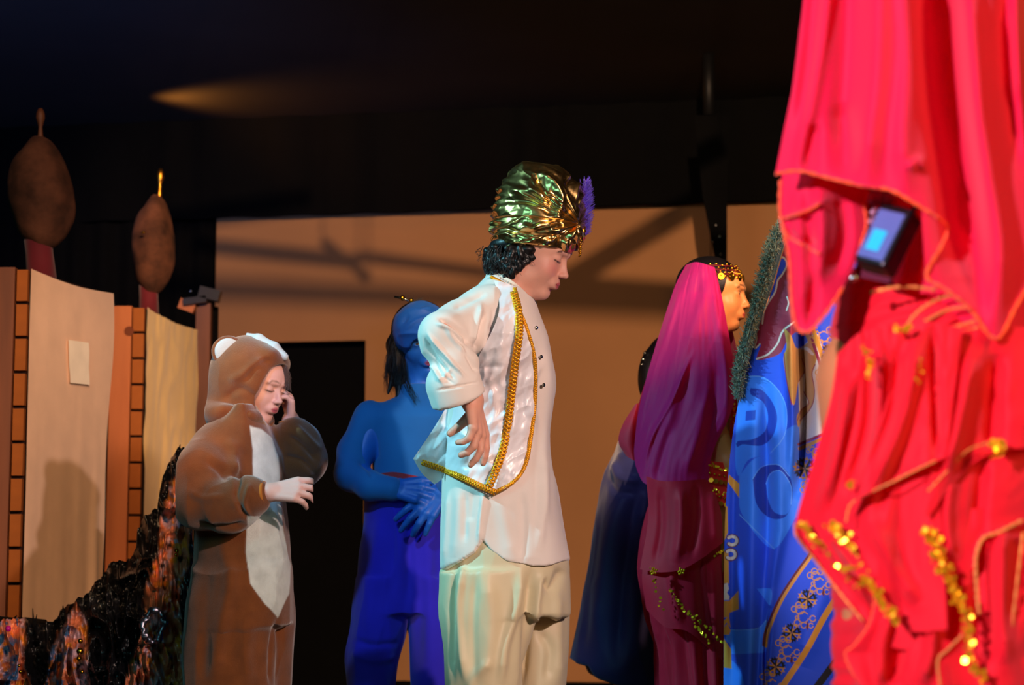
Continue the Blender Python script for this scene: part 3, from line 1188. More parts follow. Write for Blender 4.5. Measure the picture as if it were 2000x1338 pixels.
def rock_col(px, py):
    n = len(px)
    q = np.stack([px / 16, py / 34, 0 * px], 1)
    q2 = np.stack([px / 9, py / 12, 0 * px], 1)
    a = fbm(q + 1.5 * fbm(q * .5, 7)[:, None], 8); c_ = fbm(q2, 9)
    col = np.tile(L3('0c0c0f'), (n, 1)) * (1 + 1.5 * np.clip(a, 0, 1))[:, None]
    def band(poly):
        return pmask(px + 9 * a, py + 9 * c_, poly, 5)
    m1 = band([(362, 905), (372, 960), (366, 1110), (352, 1160), (362, 1345), (245, 1345), (262, 1280), (283, 1210), (282, 1150), (312, 1080), (315, 1020), (330, 960)])
    m2 = band([(150, 1178), (166, 1215), (170, 1345), (92, 1345), (98, 1270), (118, 1235)])
    m3 = band([(-70, 1200), (45, 1206), (48, 1345), (-70, 1345)])
    m = np.maximum(np.maximum(m1, m2), m3)
    m = m * sstep(-.45, -.2, a + .25 * c_ + .1)
    copper = L3('c8704c')[None] * (1 + .5 * c_[:, None])
    mixb = sstep(.05, .3, fbm(q2 * .6, 31))[:, None]
    pal = copper * (1 - mixb * .55) + L3('a8a8c4')[None] * mixb * .55
    or_ = sstep(.22, .4, fbm(q2 * .8, 41))[:, None]
    pal = pal * (1 - or_) + L3('d07a24')[None] * or_
    bl = (sstep(.0, .25, fbm(q2 * .7, 51)) * (((px > 88) & (px < 135) & (py > 1210)) | (px < 35)))[:, None]
    pal = pal * (1 - bl) + L3('2f5f8f')[None] * bl
    return col * (1 - m[:, None]) + pal * m[:, None]


tr = thing('rock_outcrop', 'black crinkled mountain-shaped rock prop with copper and blue painted streaks', 'stage prop', P(200, 1690, YR - .2) * [1, 1, 0])
crk = rock_col(pxr, pyr)
back = V.copy(); back[:, 1] = YR + .12
fq = grid_faces(nu, nv)
mk('rock_face', V, fq, Mrock, tr, True, crk)
bv = np.vstack([V[:nu], V[:nu] + [0, .25, -.01], V[(nv - 1) * nu:] * [1, 0, 0] + [0, YR + .15, 0]])
jj = np.arange(nu - 1)
fb = np.vstack([np.stack([jj, jj + 1, jj + 1 + nu, jj + nu], 1), np.stack([jj + nu, jj + 1 + nu, jj + 1 + 2 * nu, jj + 2 * nu], 1)])
mk('rock_back', bv, fb, M['black'], tr)
# crumpled foil ring and glinting bulbs stuck to the rock
ringc = P(300, 1222, 5.22)
b = Bag()
an = np.linspace(0, 2 * PI, 40)
pr_ = np.stack([ringc[0] + .026 * np.cos(an), ringc[1] + .006 * np.sin(3 * an), ringc[2] + .040 * np.sin(an) ], 1) + .003 * rng.normal(0, 1, (40, 3))
b.tube(pr_, .0075 + .0025 * np.sin(5 * an), 7)
b.build('foil_ring', metal('crumpled_foil', '9a98a8', .4, .8, 90), tr)
for (x, y, r) in ((157, 1252, 5), (156, 1272, 7), (154, 1286, 5), (160, 1312, 4), (345, 1076, 5), (344, 1084, 4), (40, 1312, 4), (37, 1300, 3)):
    b = Bag(); b.ball(P(x, y, 5.26 if x < 200 else 5.3), r * .0013, 8, 6); b.build('gold_bulb', M['gold'], tr)
b = Bag(); b.ball(P(16, 1228, 5.38), .008); b.build('pink_gem', fabric('pink_gem', 'c01890', rough=.2, sheen=0), tr)
strands('loose_shred', [P(x, y, 5.5) for x, y in ((66, 1222), (68, 1222), (124, 1195), (350, 880), (364, 876), (28, 1208))],
        [P(x, y, 5.5) for x, y in ((64, 1188), (72, 1200), (123, 1183), (352, 868), (372, 868), (33, 1202))], (0, 0, 0), .004, M['black'], tr, kind='stuff')

# ================================================================== the boy in the golden turban
YB = 4.7
pb = lambda x, y, dy=0.0: P(x, y, YB + dy)
foot = pb(985, 1338); foot[2] = 0
boy = thing('person', 'person in gold turban, white satin vest and long pale shirt, looking down', 'person', foot)
HC = pb(1041, 494); HR = frame(76, 18); HH = .210

v = Vol(pb(780, 300, -.42) * [1, 1, 0], pb(1190, 330, .32), .003)
head(v, HC, HR, HH, eyes='closed')
v.cone(HC + HR @ (np.array([0, -.12, -.25]) * HH), pb(985, 590, 0), .048, .055, .03)
v.loft([(float(pb(0, 1100)[2]), pb(985, 1100)[0], YB, .07, .11), (float(pb(0, 900)[2]), pb(975, 900)[0], YB, .085, .12),
        (float(pb(0, 700)[2]), pb(980, 700)[0], YB, .09, .13), (float(pb(0, 600)[2]), pb(980, 600)[0], YB, .06, .11), (float(pb(0, 572)[2]), pb(985, 572)[0], YB, .04, .05)], .02)
SH = pb(945, 615, -.12); EL = pb(862, 652, -.25); WR = pb(922, 782, -.235)
v.chain([SH, EL, WR], [.045, .034, .026], .02)
SL = pb(965, 610, .14); EL2 = pb(930, 800, .22); WR2 = pb(985, 930, .18)
v.chain([SL, EL2, WR2], [.045, .034, .024], .02)
for s_, x0, x1 in ((-1, 950, 930), (1, 1050, 1050)):
    v.chain([pb(985, 1080, s_ * .05), pb(x0 if s_ > 0 else 950, 1320, s_ * .06), np.array([pb(x1, 1500, 0)[0], YB + s_ * .07, .07])], [.055, .035, .03], .02)
# right hand, thumb to the left, fingers bent round the hip
HB = basis(pb(936, 850, -.250) - WR, np.array([.92, -.42, .05]))
hand(v, WR, HB, .150, curl=(12, 22, 32, 38), thumb=(-26, 10), side=-1, base=2, spread=8, oppose=48)
HB2 = basis(np.array([.5, -.2, -.8]), np.array([0, 1, 0]))
hand(v, WR2, HB2, .145, curl=(25, 30, 35, 40), thumb=(35, 15), side=1)
M['skin_boy'] = skin('boy_skin')
body_mesh(v, boy, M['skin_boy'], HC, HR, HH, 'e2a48e', 'c25a5e', blush='dd7a72', closed=True)

# kurta
v = Vol(pb(790, 500, -.40) * [1, 1, 0] + [0, 0, .4], pb(1140, 500, .34), .0025)
rows = []
for (y, xl_, xr_, d_, dy) in ((1125, 862, 1110, .135, 0), (1090, 862, 1107, .135, 0), (1020, 863, 1098, .135, 0), (960, 866, 1088, .132, 0), (920, 868, 1079, .13, 0),
                              (850, 872, 1075, .13, 0), (800, 876, 1079, .135, 0), (740, 886, 1083, .145, 0), (700, 892, 1074, .15, 0), (650, 900, 1062, .155, 0),
                              (612, 906, 1050, .145, 0), (585, 925, 1042, .115, 0), (562, 945, 1028, .075, 0), (545, 956, 1010, .06, 0)):
    c = pb((xl_ + xr_) / 2, y); rows.append((c[2], c[0], YB + dy, (xr_ - xl_) / 2 * YB / F, d_))
v.loft(rows, .0, pw=2.3)
for s_ in (-1, 1):
    v.cone(pb(970, 588, s_ * .05), pb(948, 618, s_ * .125), .034, .048, .05)
v.chain([pb(945, 622, -.12), pb(902, 644, -.18), EL], [.058, .050, .046], .03)
v.chain([EL, pb(890, 712, -.255), pb(894, 772, -.245)], [.046, .044, .053], .012)
v.chain([pb(885, 752, -.25), pb(895, 778, -.243)], [.056, .058], .006)
v.chain([pb(955, 615, .13), EL2, pb(970, 900, .19)], [.064, .056, .050], .03)
# cuff end cut and open
ax = pb(899, 790, -.24) - pb(880, 735, -.26); ax /= np.linalg.norm(ax); ce = pb(901, 777, -.243)
cutf = lambda X, Y, Z: np.where((X < pb(955, 0)[0]) & (Z < pb(0, 725)[2]) & (Y < YB - .16), (X - ce[0]) * ax[0] + (Y - ce[1]) * ax[1] + (Z - ce[2]) * ax[2], -1)
v.plane_cut(cutf)
v.cone(ce - ax * .012, ce + ax * .05, .046, .046, .004, True)
nX = pb(np.array([940., 952, 1040, 1050]), np.array([520., 537, 594, 610]))
v.plane_cut(lambda X, Y, Z: np.where((X > nX[0, 0]) & (np.abs(Y - YB) < .085), Z - np.interp(X, nX[:, 0], nX[:, 2]), -1))
# curved hem and side vent
hx = np.array([850, 862, 900, 928, 945, 962, 990, 1040, 1075, 1100, 1112]); hy = np.array([1113, 1111, 1097, 1080, 1055, 1078, 1098, 1107, 1104, 1096, 1090])
hX = pb(hx, hy)[:, 0]; hZ = pb(hx, hy)[:, 2]
v.plane_cut(lambda X, Y, Z: np.interp(X, hX, hZ) - Z + 0 * Y)
v.cone(pb(946, 962, -.15), pb(946, 1070, -.14), .001, .0045, .004, True)
M['kurta'] = fabric('white_cotton', 'f0e2da', rough=.8, sheen=.15, bump=.12, scale=900, vary=.03)
kf = [([(946, 960), (940, 1010), (936, 1060)], 5, .006), ([(975, 965), (985, 1020), (1000, 1090)], 14, .004), ([(1060, 640), (1066, 760), (1058, 900), (1075, 1060)], 10, .004),
      ([(1040, 640), (1052, 700), (1050, 850), (1046, 1000)], 8, -.004), ([(900, 950), (898, 1020), (888, 1090)], 12, .004), ([(925, 960), (918, 1020)], 8, -.004),
      # sleeve
      ([(858, 622), (880, 632), (902, 652), (916, 676)], 4.5, -.016), ([(852, 632), (880, 645), (905, 672)], 4, .009), ([(938, 600), (925, 640), (918, 670)], 5, .010), ([(948, 610), (936, 650), (925, 690)], 6, -.012),
      ([(965, 600), (955, 650)], 7, -.006), ([(835, 650), (868, 690), (908, 738)], 4, .008), ([(828, 660), (856, 704), (890, 744)], 4, -.008), ([(822, 672), (845, 715), (868, 752)], 3.5, .006), ([(845, 700), (865, 735), (890, 752)], 4, -.007),
      ([(905, 680), (930, 728)], 5, -.008), ([(855, 762), (930, 748)], 2.2, -.005), ([(885, 604), (915, 592), (950, 575)], 6, -.006), ([(870, 640), (890, 670), (920, 700)], 4, .007), ([(860, 745), (880, 720)], 4, .005),
      # body
      ([(1062, 700), (1030, 760), (1045, 840)], 8, .005), ([(1050, 880), (1062, 960), (1052, 1080)], 9, .006), ([(1020, 960), (1024, 1040), (1018, 1100)], 9, -.005), ([(880, 960), (876, 1040), (872, 1100)], 6, .006), ([(910, 960), (908, 1060)], 6, -.005)]
sdf_cloth('shirt', v, M['kurta'], boy, kf, ((5, 5, 2.2, .005, 11), (11, 11, 6, .0028, 12)))

ZK = lambda z: z
def torsoY(px, py, off=.012):
    """near surface of the torso at a pixel"""
    ks = [560, 600, 650, 740, 850, 960, 1100]
    xl_ = np.interp(py, ks, [940, 908, 900, 886, 872, 866, 862]); xr_ = np.interp(py, ks, [1026, 1046, 1062, 1083, 1075, 1088, 1107])
    dd = np.interp(py, ks, [.075, .13, .155, .145, .13, .132, .135])
    e = np.clip(np.abs((px - (xl_ + xr_) / 2) / ((xr_ - xl_) / 2)), 0, .985)
    return YB - dd * (1 - e ** 2.3) ** (1 / 2.3) - off

# stand collar with dotted pattern
M['collar'] = fabric('cream_collar', 'e9dccb', rough=.6)
clo = spl([(948, 541), (968, 552), (992, 566), (1015, 584), (1036, 602)], 40); chi = spl([(952, 523), (974, 534), (1000, 548), (1024, 568), (1043, 592)], 40)
uu = np.linspace(0, 1, 40); cY = .080 * np.sin(uu * PI) ** .6
near_ = [P(c_[:, 0], c_[:, 1], YB - .008 - cY - o_) for c_, o_ in ((clo, .006), ((clo + chi) / 2, .003), (chi, 0))]
far_ = [P(c_[::-1, 0], c_[::-1, 1], YB + .008 + cY[::-1] + o_) for c_, o_ in ((clo, .006), ((clo + chi) / 2, .003), (chi, 0))]
V = np.vstack([np.vstack([a_, b_]) for a_, b_ in zip(near_, far_)])
mk('collar', V, grid_faces(80, 3, True), M['collar'], boy)
b = Bag()
for k in range(1, 38, 2):
    b.ball(near_[1][k] + [0, -.004, .003], .0022, 6, 4); b.ball(near_[1][k + 1 if k < 38 else k] + [0, -.004, -.004], .0018, 6, 4)
b.build('collar_beads', M['silver'], boy, kind='stuff')
# brooch and dark bow at the throat
b = Bag(); b.ball(pb(1036, 588, -.03), (.011, .008, .011), 14, 10); b.build('brooch', M['silver'], boy)
b = Bag()
for (x, y) in ((1030, 597), (1041, 602), (1033, 606), (1044, 593)):
    b.ball(pb(x, y, -.03), (.006, .005, .008), 8, 6)
b.build('bow', fabric('dark_bow', '1c1c22', rough=.4), boy)
pl = [(1041, 606), (1048, 640), (1056, 690), (1064, 740), (1066, 790)]
pp = spl(pl, 40); Yp = torsoY(pp[:, 0], pp[:, 1], .004)
b = Bag(); b.tube(P(pp[:, 0], pp[:, 1], Yp), .0013, 5); b.build('placket_seam', fabric('seam', 'a8988e'), boy)
for (x, y) in ((1052, 640), (1061, 697), (1066, 752)):
    b = Bag(); b.disc(P(x - 4, y, torsoY(np.array(x - 12.), np.array(y), .012)), .004, (.6, -1, 0), .0012, 12); b.build('button', M['silver'], boy)

# satin vest
M['satin'] = fabric('white_satin', 'f3ecf2', rough=.33, sheen=.1, bump=.05, scale=300, spec=.7, vary=.03)


def vestY(px, py, off=.020):
    base = torsoY(px, py, off) - .050 * (1 - sstep(640, 790, py))
    fl = sstep(880, 800, px) * sstep(760, 900, py)          # flare at the back
    return base + fl * (-.02)


vtop = [(966, 548), (985, 552), (1004, 560)]
vleft = [(966, 548), (974, 610), (938, 690), (884, 775), (846, 838), (807, 896)]
vright = [(1004, 560), (1026, 640), (1045, 712), (1044, 790), (1034, 870), (1024, 914)]
vbot = [(807, 896), (860, 914), (915, 938), (966, 960), (998, 945), (1024, 914)]
vf = [([(985, 600), (975, 700), (925, 790), (850, 880)], 10, .008), ([(1000, 640), (985, 760), (940, 860), (900, 915)], 12, -.007), ([(930, 800), (890, 850), (850, 895)], 8, -.007),
      ([(1012, 600), (1018, 700), (1010, 800), (985, 900)], 9, .005), ([(955, 740), (968, 800), (948, 850)], 8, .007), ([(990, 700), (975, 730), (950, 750)], 7, .006),
      ([(1035, 720), (1020, 760), (1024, 820)], 6, -.005), ([(870, 870), (930, 880), (975, 930)], 9, .006), ([(900, 905), (945, 905), (985, 890)], 8, -.006), ([(860, 830), (905, 850), (935, 880)], 6, .005),
      ([(940, 690), (985, 670)], 8, .006), ([(925, 720), (980, 715)], 6, -.005)]
sheet('satin_vest', vtop, vbot, vleft, vright, lambda x, y, u, v_: vestY(x, y), M['satin'], boy, 130, 230, vf,
      extra=lambda x, y, u, v_: .006 * fbm(np.stack([x / 26 + y / 70, y / 42, 0 * x], 1), 15) + .004 * ridge(np.stack([x / 30, y / 30 + x / 60, 0 * x], 1), 16))
# turned-back flap at the rear corner
sheet('vest_lining', [(807, 896), (840, 906), (870, 916)], [(848, 946), (858, 940), (868, 930)], [(807, 896), (824, 924), (848, 946)], [(870, 916), (868, 922), (868, 930)],
      lambda x, y, u, v_: YB - .055 + .02 * v_, M['satin'], boy, 20, 20)
# gold braid: wide front band, front edge, hem
off = lambda pts, o: P(np.array(pts)[:, 0], np.array(pts)[:, 1], vestY(np.array(pts, float)[:, 0], np.array(pts, float)[:, 1], .020 + o))
w1 = spl([(1003, 570), (1012, 606), (1014, 650), (1006, 710), (1000, 760), (993, 820), (982, 880), (966, 925), (955, 950)], 40)
braid(off(w1, .008), .0150, M['brass'], boy, 'front_braid', 3, .0026, .026)
w2 = spl([(1005, 562), (1014, 605), (1028, 640), (1044, 700), (1045, 780), (1036, 860), (1026, 908), (1004, 940), (968, 961)], 50)
braid(off(w2, .004), .0068, M['brass'], boy, 'edge_braid', 3, .0016, .014)
w3 = spl([(824, 903), (860, 915), (905, 934), (940, 950), (968, 962)], 30)
braid(off(w3, .006), .0115, M['brass'], boy, 'hem_braid', 3, .0020, .020)
w4 = spl([(958, 540), (985, 555), (1006, 572)], 14)
braid(P(w4[:, 0], w4[:, 1], YB - .085 - .02 * np.linspace(0, 1, 14)), .006, M['brass'], boy, 'neck_braid', 3, .0014, .009)

# trousers
v = Vol(pb(835, 500, -.30) * [1, 1, 0] + [0, 0, .02], pb(1135, 1040, .30), .0035)
def leg(rows, dy, dd):
    r = []
    for (y, a, c_) in rows:
        q = pb((a + c_) / 2, y); r.append((q[2], q[0], YB + dy, (c_ - a) / 2 * YB / F, dd))
    return r
v.loft(leg(((1055, 890, 1085), (1110, 866, 1106), (1200, 868, 1108)), 0, .13), 0)
v.loft(leg(((1120, 864, 1040), (1200, 864, 1042), (1270, 872, 1030), (1338, 876, 1015), (1480, 885, 985), (1535, 890, 980)), -.055, .085), .02)
v.loft(leg(((1120, 940, 1108), (1200, 960, 1108), (1270, 985, 1107), (1338, 1000, 1102), (1480, 1010, 1090), (1535, 1015, 1085)), .075, .085), .012)
M['trousers'] = fabric('cream_trousers', 'dccba6', rough=.5, sheen=.15, bump=.08, scale=800, spec=.5, vary=.04)
tf = [([(905, 1100), (898, 1200), (912, 1330)], 7, .010), ([(890, 1110), (884, 1200), (888, 1330)], 6, -.010), ([(1018, 1110), (1010, 1180), (985, 1260), (975, 1338)], 9, .012),
      ([(1040, 1110), (1030, 1200), (1020, 1338)], 9, -.014), ([(1060, 1130), (1075, 1150), (1098, 1110)], 9, -.010), ([(1062, 1120), (1050, 1160), (1045, 1220)], 7, .008),
      ([(950, 1120), (960, 1220), (945, 1338)], 16, .009), ([(1088, 1150), (1085, 1240), (1088, 1338)], 10, .008), ([(930, 1120), (925, 1220), (930, 1338)], 8, -.006),
      ([(960, 1290), (930, 1320), (915, 1360)], 9, .006), ([(1050, 1230), (1072, 1270), (1065, 1330)], 9, -.007)]
sdf_cloth('trousers', v, M['trousers'], boy, tf, ((7, 7, 1.8, .006, 31), (14, 14, 5, .002, 32)))
shoe(boy, pb(930, 1500)[0], YB - .07, M['shoe']); shoe(boy, pb(1050, 1500)[0], YB + .07, M['shoe'])

# hair: curls showing below the turban
v = Vol(pb(915, 440, -.13), pb(1080, 440, .13), .0022); v.lo = pb(915, 560, -.13); v = Vol(pb(915, 570, -.13), pb(1085, 440, .13), .0022)
r2 = np.random.default_rng(3)
v.ell(pb(1000, 482), (.052, .070, .030), k=.01)
v.ell(pb(962, 506, 0), (.024, .055, .030), k=.01)
v.ell(pb(975, 518, -.01), (.030, .055, .020), k=.01)
v.ell(pb(1030, 492, -.035), (.028, .045, .016), k=.01)
for i in range(90):
    a = r2.uniform(0, 1)
    x = r2.uniform(945, 1052); ymax = np.interp(x, [945, 960, 1000, 1020, 1052], [524, 542, 545, 522, 500]); y = r2.uniform(482, ymax)
    dy = -.075 * math.sqrt(max(0.05, 1 - ((x - 1000) / 62) ** 2)) + r2.uniform(-.004, .006)
    v.ell(pb(x, y, dy), r2.uniform(.005, .009, 3), k=.004)
    v.ell(pb(x, y, -dy), r2.uniform(.005, .009, 3), k=.004)
vv, ff = v.mesh(); ff = outward(vv, ff); vv = relax(vv, ff, 1)
mk('hair', vv, ff, M['hair'], boy)
rt, tp = [], []
for i in range(150):
    x = r2.uniform(936, 1050); yb = np.interp(x, [936, 960, 1000, 1025, 1050], [505, 545, 550, 525, 506])
    dy = -.074 * math.sqrt(max(0.02, 1 - ((x - 1000) / 64) ** 2)) - .004
    rt.append(pb(x + r2.uniform(-3, 8), r2.uniform(478, (478 + yb) / 2 + 8), dy)); tp.append(pb(x + r2.uniform(-9, 6), yb + r2.uniform(-16, 4), dy + r2.uniform(-.006, .01)))
strands('hair_strands', rt, tp, (-.006, -.004, 0), .0008, M['hair'], boy, 9, .0034, kind='stuff')

# turban of gold lame with gathers running to the jewel
M['lame'] = metal('gold_lame', 'ecc27a', .25, .06, 130)
JX, JY = 1138, 440


def turb(V, px, py, th, n):
    near = np.sin(th) < 0
    a = np.arctan2(py - JY, px - JX + 12)
    rr = np.hypot(px - JX - 12, py - JY) / 100
    q = np.stack([a * 5.2, rr * 1.1, 0 * a + near * 3], 1)
    w_ = .5 * fbm(np.stack([px / 38, py / 38, near * 5.0], 1), 61, 2)[:, None]
    q = q + w_ * np.array([1.6, 1.0, 0])
    d = .0075 * ridge(q * [.75, .7, 1], 62) * sstep(0, .35, rr) + .0035 * ridge(q * [1.5, 1.0, 1] + 9, 63) * sstep(0.05, .4, rr)
    d += .0008 * ridge(np.stack([px / 12, py / 14, near * 7.0], 1) + w_ * 2, 64)
    # tight pleats up the back seam
    bk = np.exp(-((px - 966 - .25 * np.clip(430 - py, 0, 200)) / 11) ** 2)
    d += bk * .0035 * np.sin(py / 2.6 + 2 * fbm(np.stack([px / 20, py / 20, 0 * px], 1), 65))
    # band at the brow
    d += creases(px, py, [([(985, 478), (1040, 492), (1130, 488)], 4, .003), ([(980, 462), (1040, 474), (1134, 466)], 4, -.005), ([(1046, 352), (1078, 372), (1092, 400), (1084, 440)], 7, .009),
                          ([(1046, 362), (1062, 392), (1080, 425)], 6, -.008), ([(1096, 352), (1118, 362), (1135, 385)], 5, .007), ([(1100, 366), (1120, 392), (1132, 410)], 6, -.006),
                          ([(1000, 392), (1050, 396), (1090, 430)], 7, .007), ([(990, 412), (1040, 414), (1085, 438)], 6, -.006), ([(1010, 345), (1050, 340), (1095, 360)], 7, .006)])
    return d


shell('turban', [(330.5, 1046, 1078, .018), (332, 1028, 1092, .040), (338, 1010, 1104, .060), (352, 996, 1118, .080), (375, 982, 1132, .094), (400, 972, 1139, .100), (430, 965, 1142, .102), (455, 962, 1140, .102), (472, 962, 1127, .098), (488, 967, 1112, .090)],
      M['lame'], boy, 420, 300, YB, turb, tiltz=-.10)
# jewel clip, purple feather, bead drop
b = Bag(); b.ball(pb(1139, 452, -.012), (.008, .012, .018), 12, 8); b.build('turban_clip', M['gold'], boy)
rt, tp = [], []
r3 = np.random.default_rng(5)
for i in range(420):
    t_ = r3.uniform(0, 1)
    y = 462 - 106 * t_ ** .9; x = 1141 + 3 * math.sin(t_ * 2)
    wd_ = (12 + 4 * math.sin(t_ * PI)) * (1 - .55 * t_ ** 3)
    sg = r3.choice([-1, 1], p=[.35, .65])
    rt.append(pb(x, y, -.014 + r3.normal(0, .003))); tp.append(pb(x + sg * wd_ * r3.uniform(.5, 1.1) + 2, y - r3.uniform(6, 18), -.014 + r3.normal(0, .012)))
M['feather'] = fabric('purple_feather', '6a3cf8', rough=.7, sheen=.5, bump=0, trans=.3)
fth = strands('feather', rt, tp, (0, 0, 0), .0011, M['feather'], boy, 5, .0012, kind='stuff')
b = Bag(); s = np.linspace(0, 1, 10)[:, None]; b.tube(pb(1141, 465, -.014) * (1 - s) + pb(1133, 350, -.014) * s, np.linspace(.002, .0006, 10), 5); b.build('feather_quill', M['feather'], boy)
b = Bag()
for i, y in enumerate(range(458, 502, 4)):
    b.ball(pb(1134 - .15 * i + 1.4 * (i % 2), y, -.024), .0030, 8, 6)
    b.ball(pb(1131 + 1.6 * (i % 2), y + 2, -.020), .0024, 8, 6)
b.build('bead_drop', M['gold'], boy, kind='stuff')

# ================================================================== blue-painted girl
YG = 5.6
pg = lambda x, y, dy=0.0: P(x, y, YG + dy)
foot = pg(790, 1338); foot[2] = 0
girl = thing('person', 'person with blue painted face and hands, teal top and royal blue trousers, black hair', 'person', foot)
HC = pg(826, 664); HR = frame(12, 12, 10); HH = .205
v = Vol(pg(640, 300, -.30) * [1, 1, 0], pg(1010, 565, .16), .0032)
head(v, HC, HR, HH)
v.cone(HC + HR @ (np.array([0, -.10, -.25]) * HH), pg(815, 790, 0), .045, .048, .03)
zz = lambda y, Y=YG: float(P(1000, y, Y)[2])
v.loft([(zz(1180), pg(795, 1180)[0], YG, .10, .07), (zz(1050), pg(800, 1050)[0], YG, .11, .075), (zz(950), pg(802, 950)[0], YG, .09, .065),
        (zz(850), pg(806, 850)[0], YG, .11, .075), (zz(800), pg(812, 800)[0], YG, .09, .06), (zz(775), pg(815, 775)[0], YG, .03, .03)], .02)
A1, A2, A3 = pg(735, 812, 0), pg(694, 925, -.05), pg(768, 955, -.12)
v.chain([A1, A2, A3], [.036, .030, .023], .02)
B1, B2, B3 = pg(890, 812, 0), pg(925, 925, -.03), pg(868, 958, -.12)
v.chain([B1, B2, B3], [.036, .030, .023], .02)
hand(v, A3, basis(pg(815, 958, -.14) - A3, (-.25, -.9, .35)), .150, curl=(30, 32, 34, 34), thumb=(-38, 15), side=-1, base=8)
hand(v, B3, basis(pg(815, 1010, -.15) - B3, (-.1, -.9, .25)), .160, curl=(12, 14, 18, 18), thumb=(30, 10), side=1, base=4, spread=11)
for s_, x0, x1 in ((-1, 735, 715), (1, 842, 850)):
    v.chain([pg(795 + s_ * 38, 1130), pg(x0, 1300, 0), np.array([pg(x1, 1500)[0], YG, .07])], [.07, .048, .034], .02)
M['skin_blue'] = skin('blue_face_paint', rough=.42)
body_mesh(v, girl, M['skin_blue'], HC, HR, HH, '2268c0', 'a8506a', brow='14244a', lash='0a0c14')
eyeballs(girl, HC, HR, HH, look=.1)
M['teal'] = fabric('teal_jersey', '1f6fae', rough=.75, sheen=.3, vary=.05)
v = Vol(pg(640, 995, -.22), pg(960, 745, .16), .0035)
v.loft([(zz(985), pg(797, 985)[0], YG, .104, .080), (zz(930), pg(800, 930)[0], YG, .098, .078), (zz(880), pg(803, 880)[0], YG, .108, .085), (zz(820), pg(808, 820)[0], YG, .128, .085),
        (zz(795), pg(812, 795)[0], YG, .110, .068), (zz(775), pg(816, 775)[0], YG, .058, .056), (zz(752), pg(820, 752)[0], YG, .050, .052)], 0)
v.chain([pg(722, 815), pg(692, 880, -.02), pg(688, 925, -.05), pg(722, 948, -.09), pg(765, 954, -.12)], [.045, .043, .042, .036, .031], .02)
v.chain([pg(900, 815), pg(930, 920, -.03), pg(874, 955, -.12)], [.045, .042, .031], .02)
sdf_cloth('top', v, M['teal'], girl, [([(700, 900), (720, 915), (728, 935)], 5, -.006), ([(728, 850), (735, 900)], 6, -.005), ([(760, 975), (800, 965), (850, 970)], 5, .003)], ((6, 6, 3, .004, 71), (14, 14, 9, .0015, 72)))
M['royal'] = fabric('royal_blue_cotton', '3526c8', rough=.85, sheen=.3, vary=.06)
v = Vol(pg(655, 500, -.2) * [1, 1, 0] + [0, 0, .015], pg(950, 950, .2), .0045)
def lg(Yc, dy, dd, rr):
    o = []
    for (y, a, c_) in rr:
        q = P((a + c_) / 2, y, Yc); o.append((q[2], q[0], Yc + dy, (c_ - a) / 2 * Yc / F, dd))
    return o
v.loft(lg(YG, 0, .10, ((968, 716, 880), (1020, 716, 884), (1080, 706, 886), (1150, 698, 888), (1200, 694, 890))), 0)
v.loft(lg(YG, 0, .095, ((1130, 700, 798), (1180, 692, 800), (1250, 684, 786), (1290, 680, 774), (1338, 682, 768), (1420, 690, 762), (1470, 700, 745), (1495, 702, 742))), .012)
v.loft(lg(YG, 0, .095, ((1130, 795, 892), (1180, 799, 892), (1250, 804, 892), (1338, 806, 890), (1420, 812, 880), (1470, 825, 868), (1495, 826, 866))), .012)
sdf_cloth('trousers', v, M['royal'], girl, [([(795, 1000), (800, 1100), (798, 1180)], 10, -.010), ([(740, 1000), (728, 1120), (715, 1260)], 14, .008), ([(770, 1010), (765, 1120), (745, 1260)], 9, -.007),
          ([(830, 1010), (838, 1150), (835, 1300)], 12, .008), ([(690, 1250), (730, 1262), (775, 1255)], 7, -.009), ([(688, 1275), (730, 1290), (770, 1280)], 8, .008)], ((8, 8, 2.0, .006, 73), (16, 16, 5, .003, 74)))
b = Bag()
q_ = spl([(744, 924), (770, 922), (800, 927), (830, 934), (868, 950)], 30); q2 = spl([(744, 930), (770, 934), (800, 944), (825, 952), (850, 968)], 30)
V = np.vstack([P(q_[:, 0], q_[:, 1], YG - .088), P(q2[:, 0], q2[:, 1], YG - .088)]); 
back_ = V + [0, .006, 0]
fq = grid_faces(30, 2)
mk('red_sash', np.vstack([V, back_]), np.vstack([fq, fq[:, ::-1] + 60]), fabric('red_sash', 'a31424', rough=.5), girl)
shoe(girl, pg(725, 1500)[0], YG, M['shoe'], 10); shoe(girl, pg(848, 1500)[0], YG, M['shoe'], 10)
# hair: long, black, behind a twisted blue headwrap
v = Vol(pg(735, 815, -.12), pg(900, 575, .15), .003)
q = lambda x, y, z: HC + HR @ (np.array([x, y, z]) * HH)
v.ell(q(0, -.10, .13), np.array([.395, .42, .40]) * HH, HR, .0)
v.chain([q(.37, -.06, .0), pg(772, 715, -.01), pg(758, 768, -.02)], [.020, .011, .004], .02)
v.chain([q(.34, -.1, -.05), pg(786, 735, .0), pg(776, 790, -.03)], [.03, .016, .006], .02)
v.chain([q(-.3, -.2, .0), pg(860, 760, 0), pg(880, 810, 0)], [.04, .03, .01], .02)
v.ell(q(0, .42, -.06), np.array([.33, .44, .44]) * HH, HR, .012, True)
vv, ff = v.mesh(); ff = outward(vv, ff); vv = relax(vv, ff, 2); mk('hair', vv, ff, M['hair2'], girl)
rt, tp = [], []
r4 = np.random.default_rng(8)
for i in range(260):
    a = r4.uniform(-.5, .5)
    rt.append(q(.36 + r4.uniform(-.05, .03), -.05 + a * .25, .05 + r4.uniform(-.1, .2))); tp.append(pg(r4.uniform(750, 792), r4.uniform(735, 772), -.02 + r4.uniform(-.03, .05)))
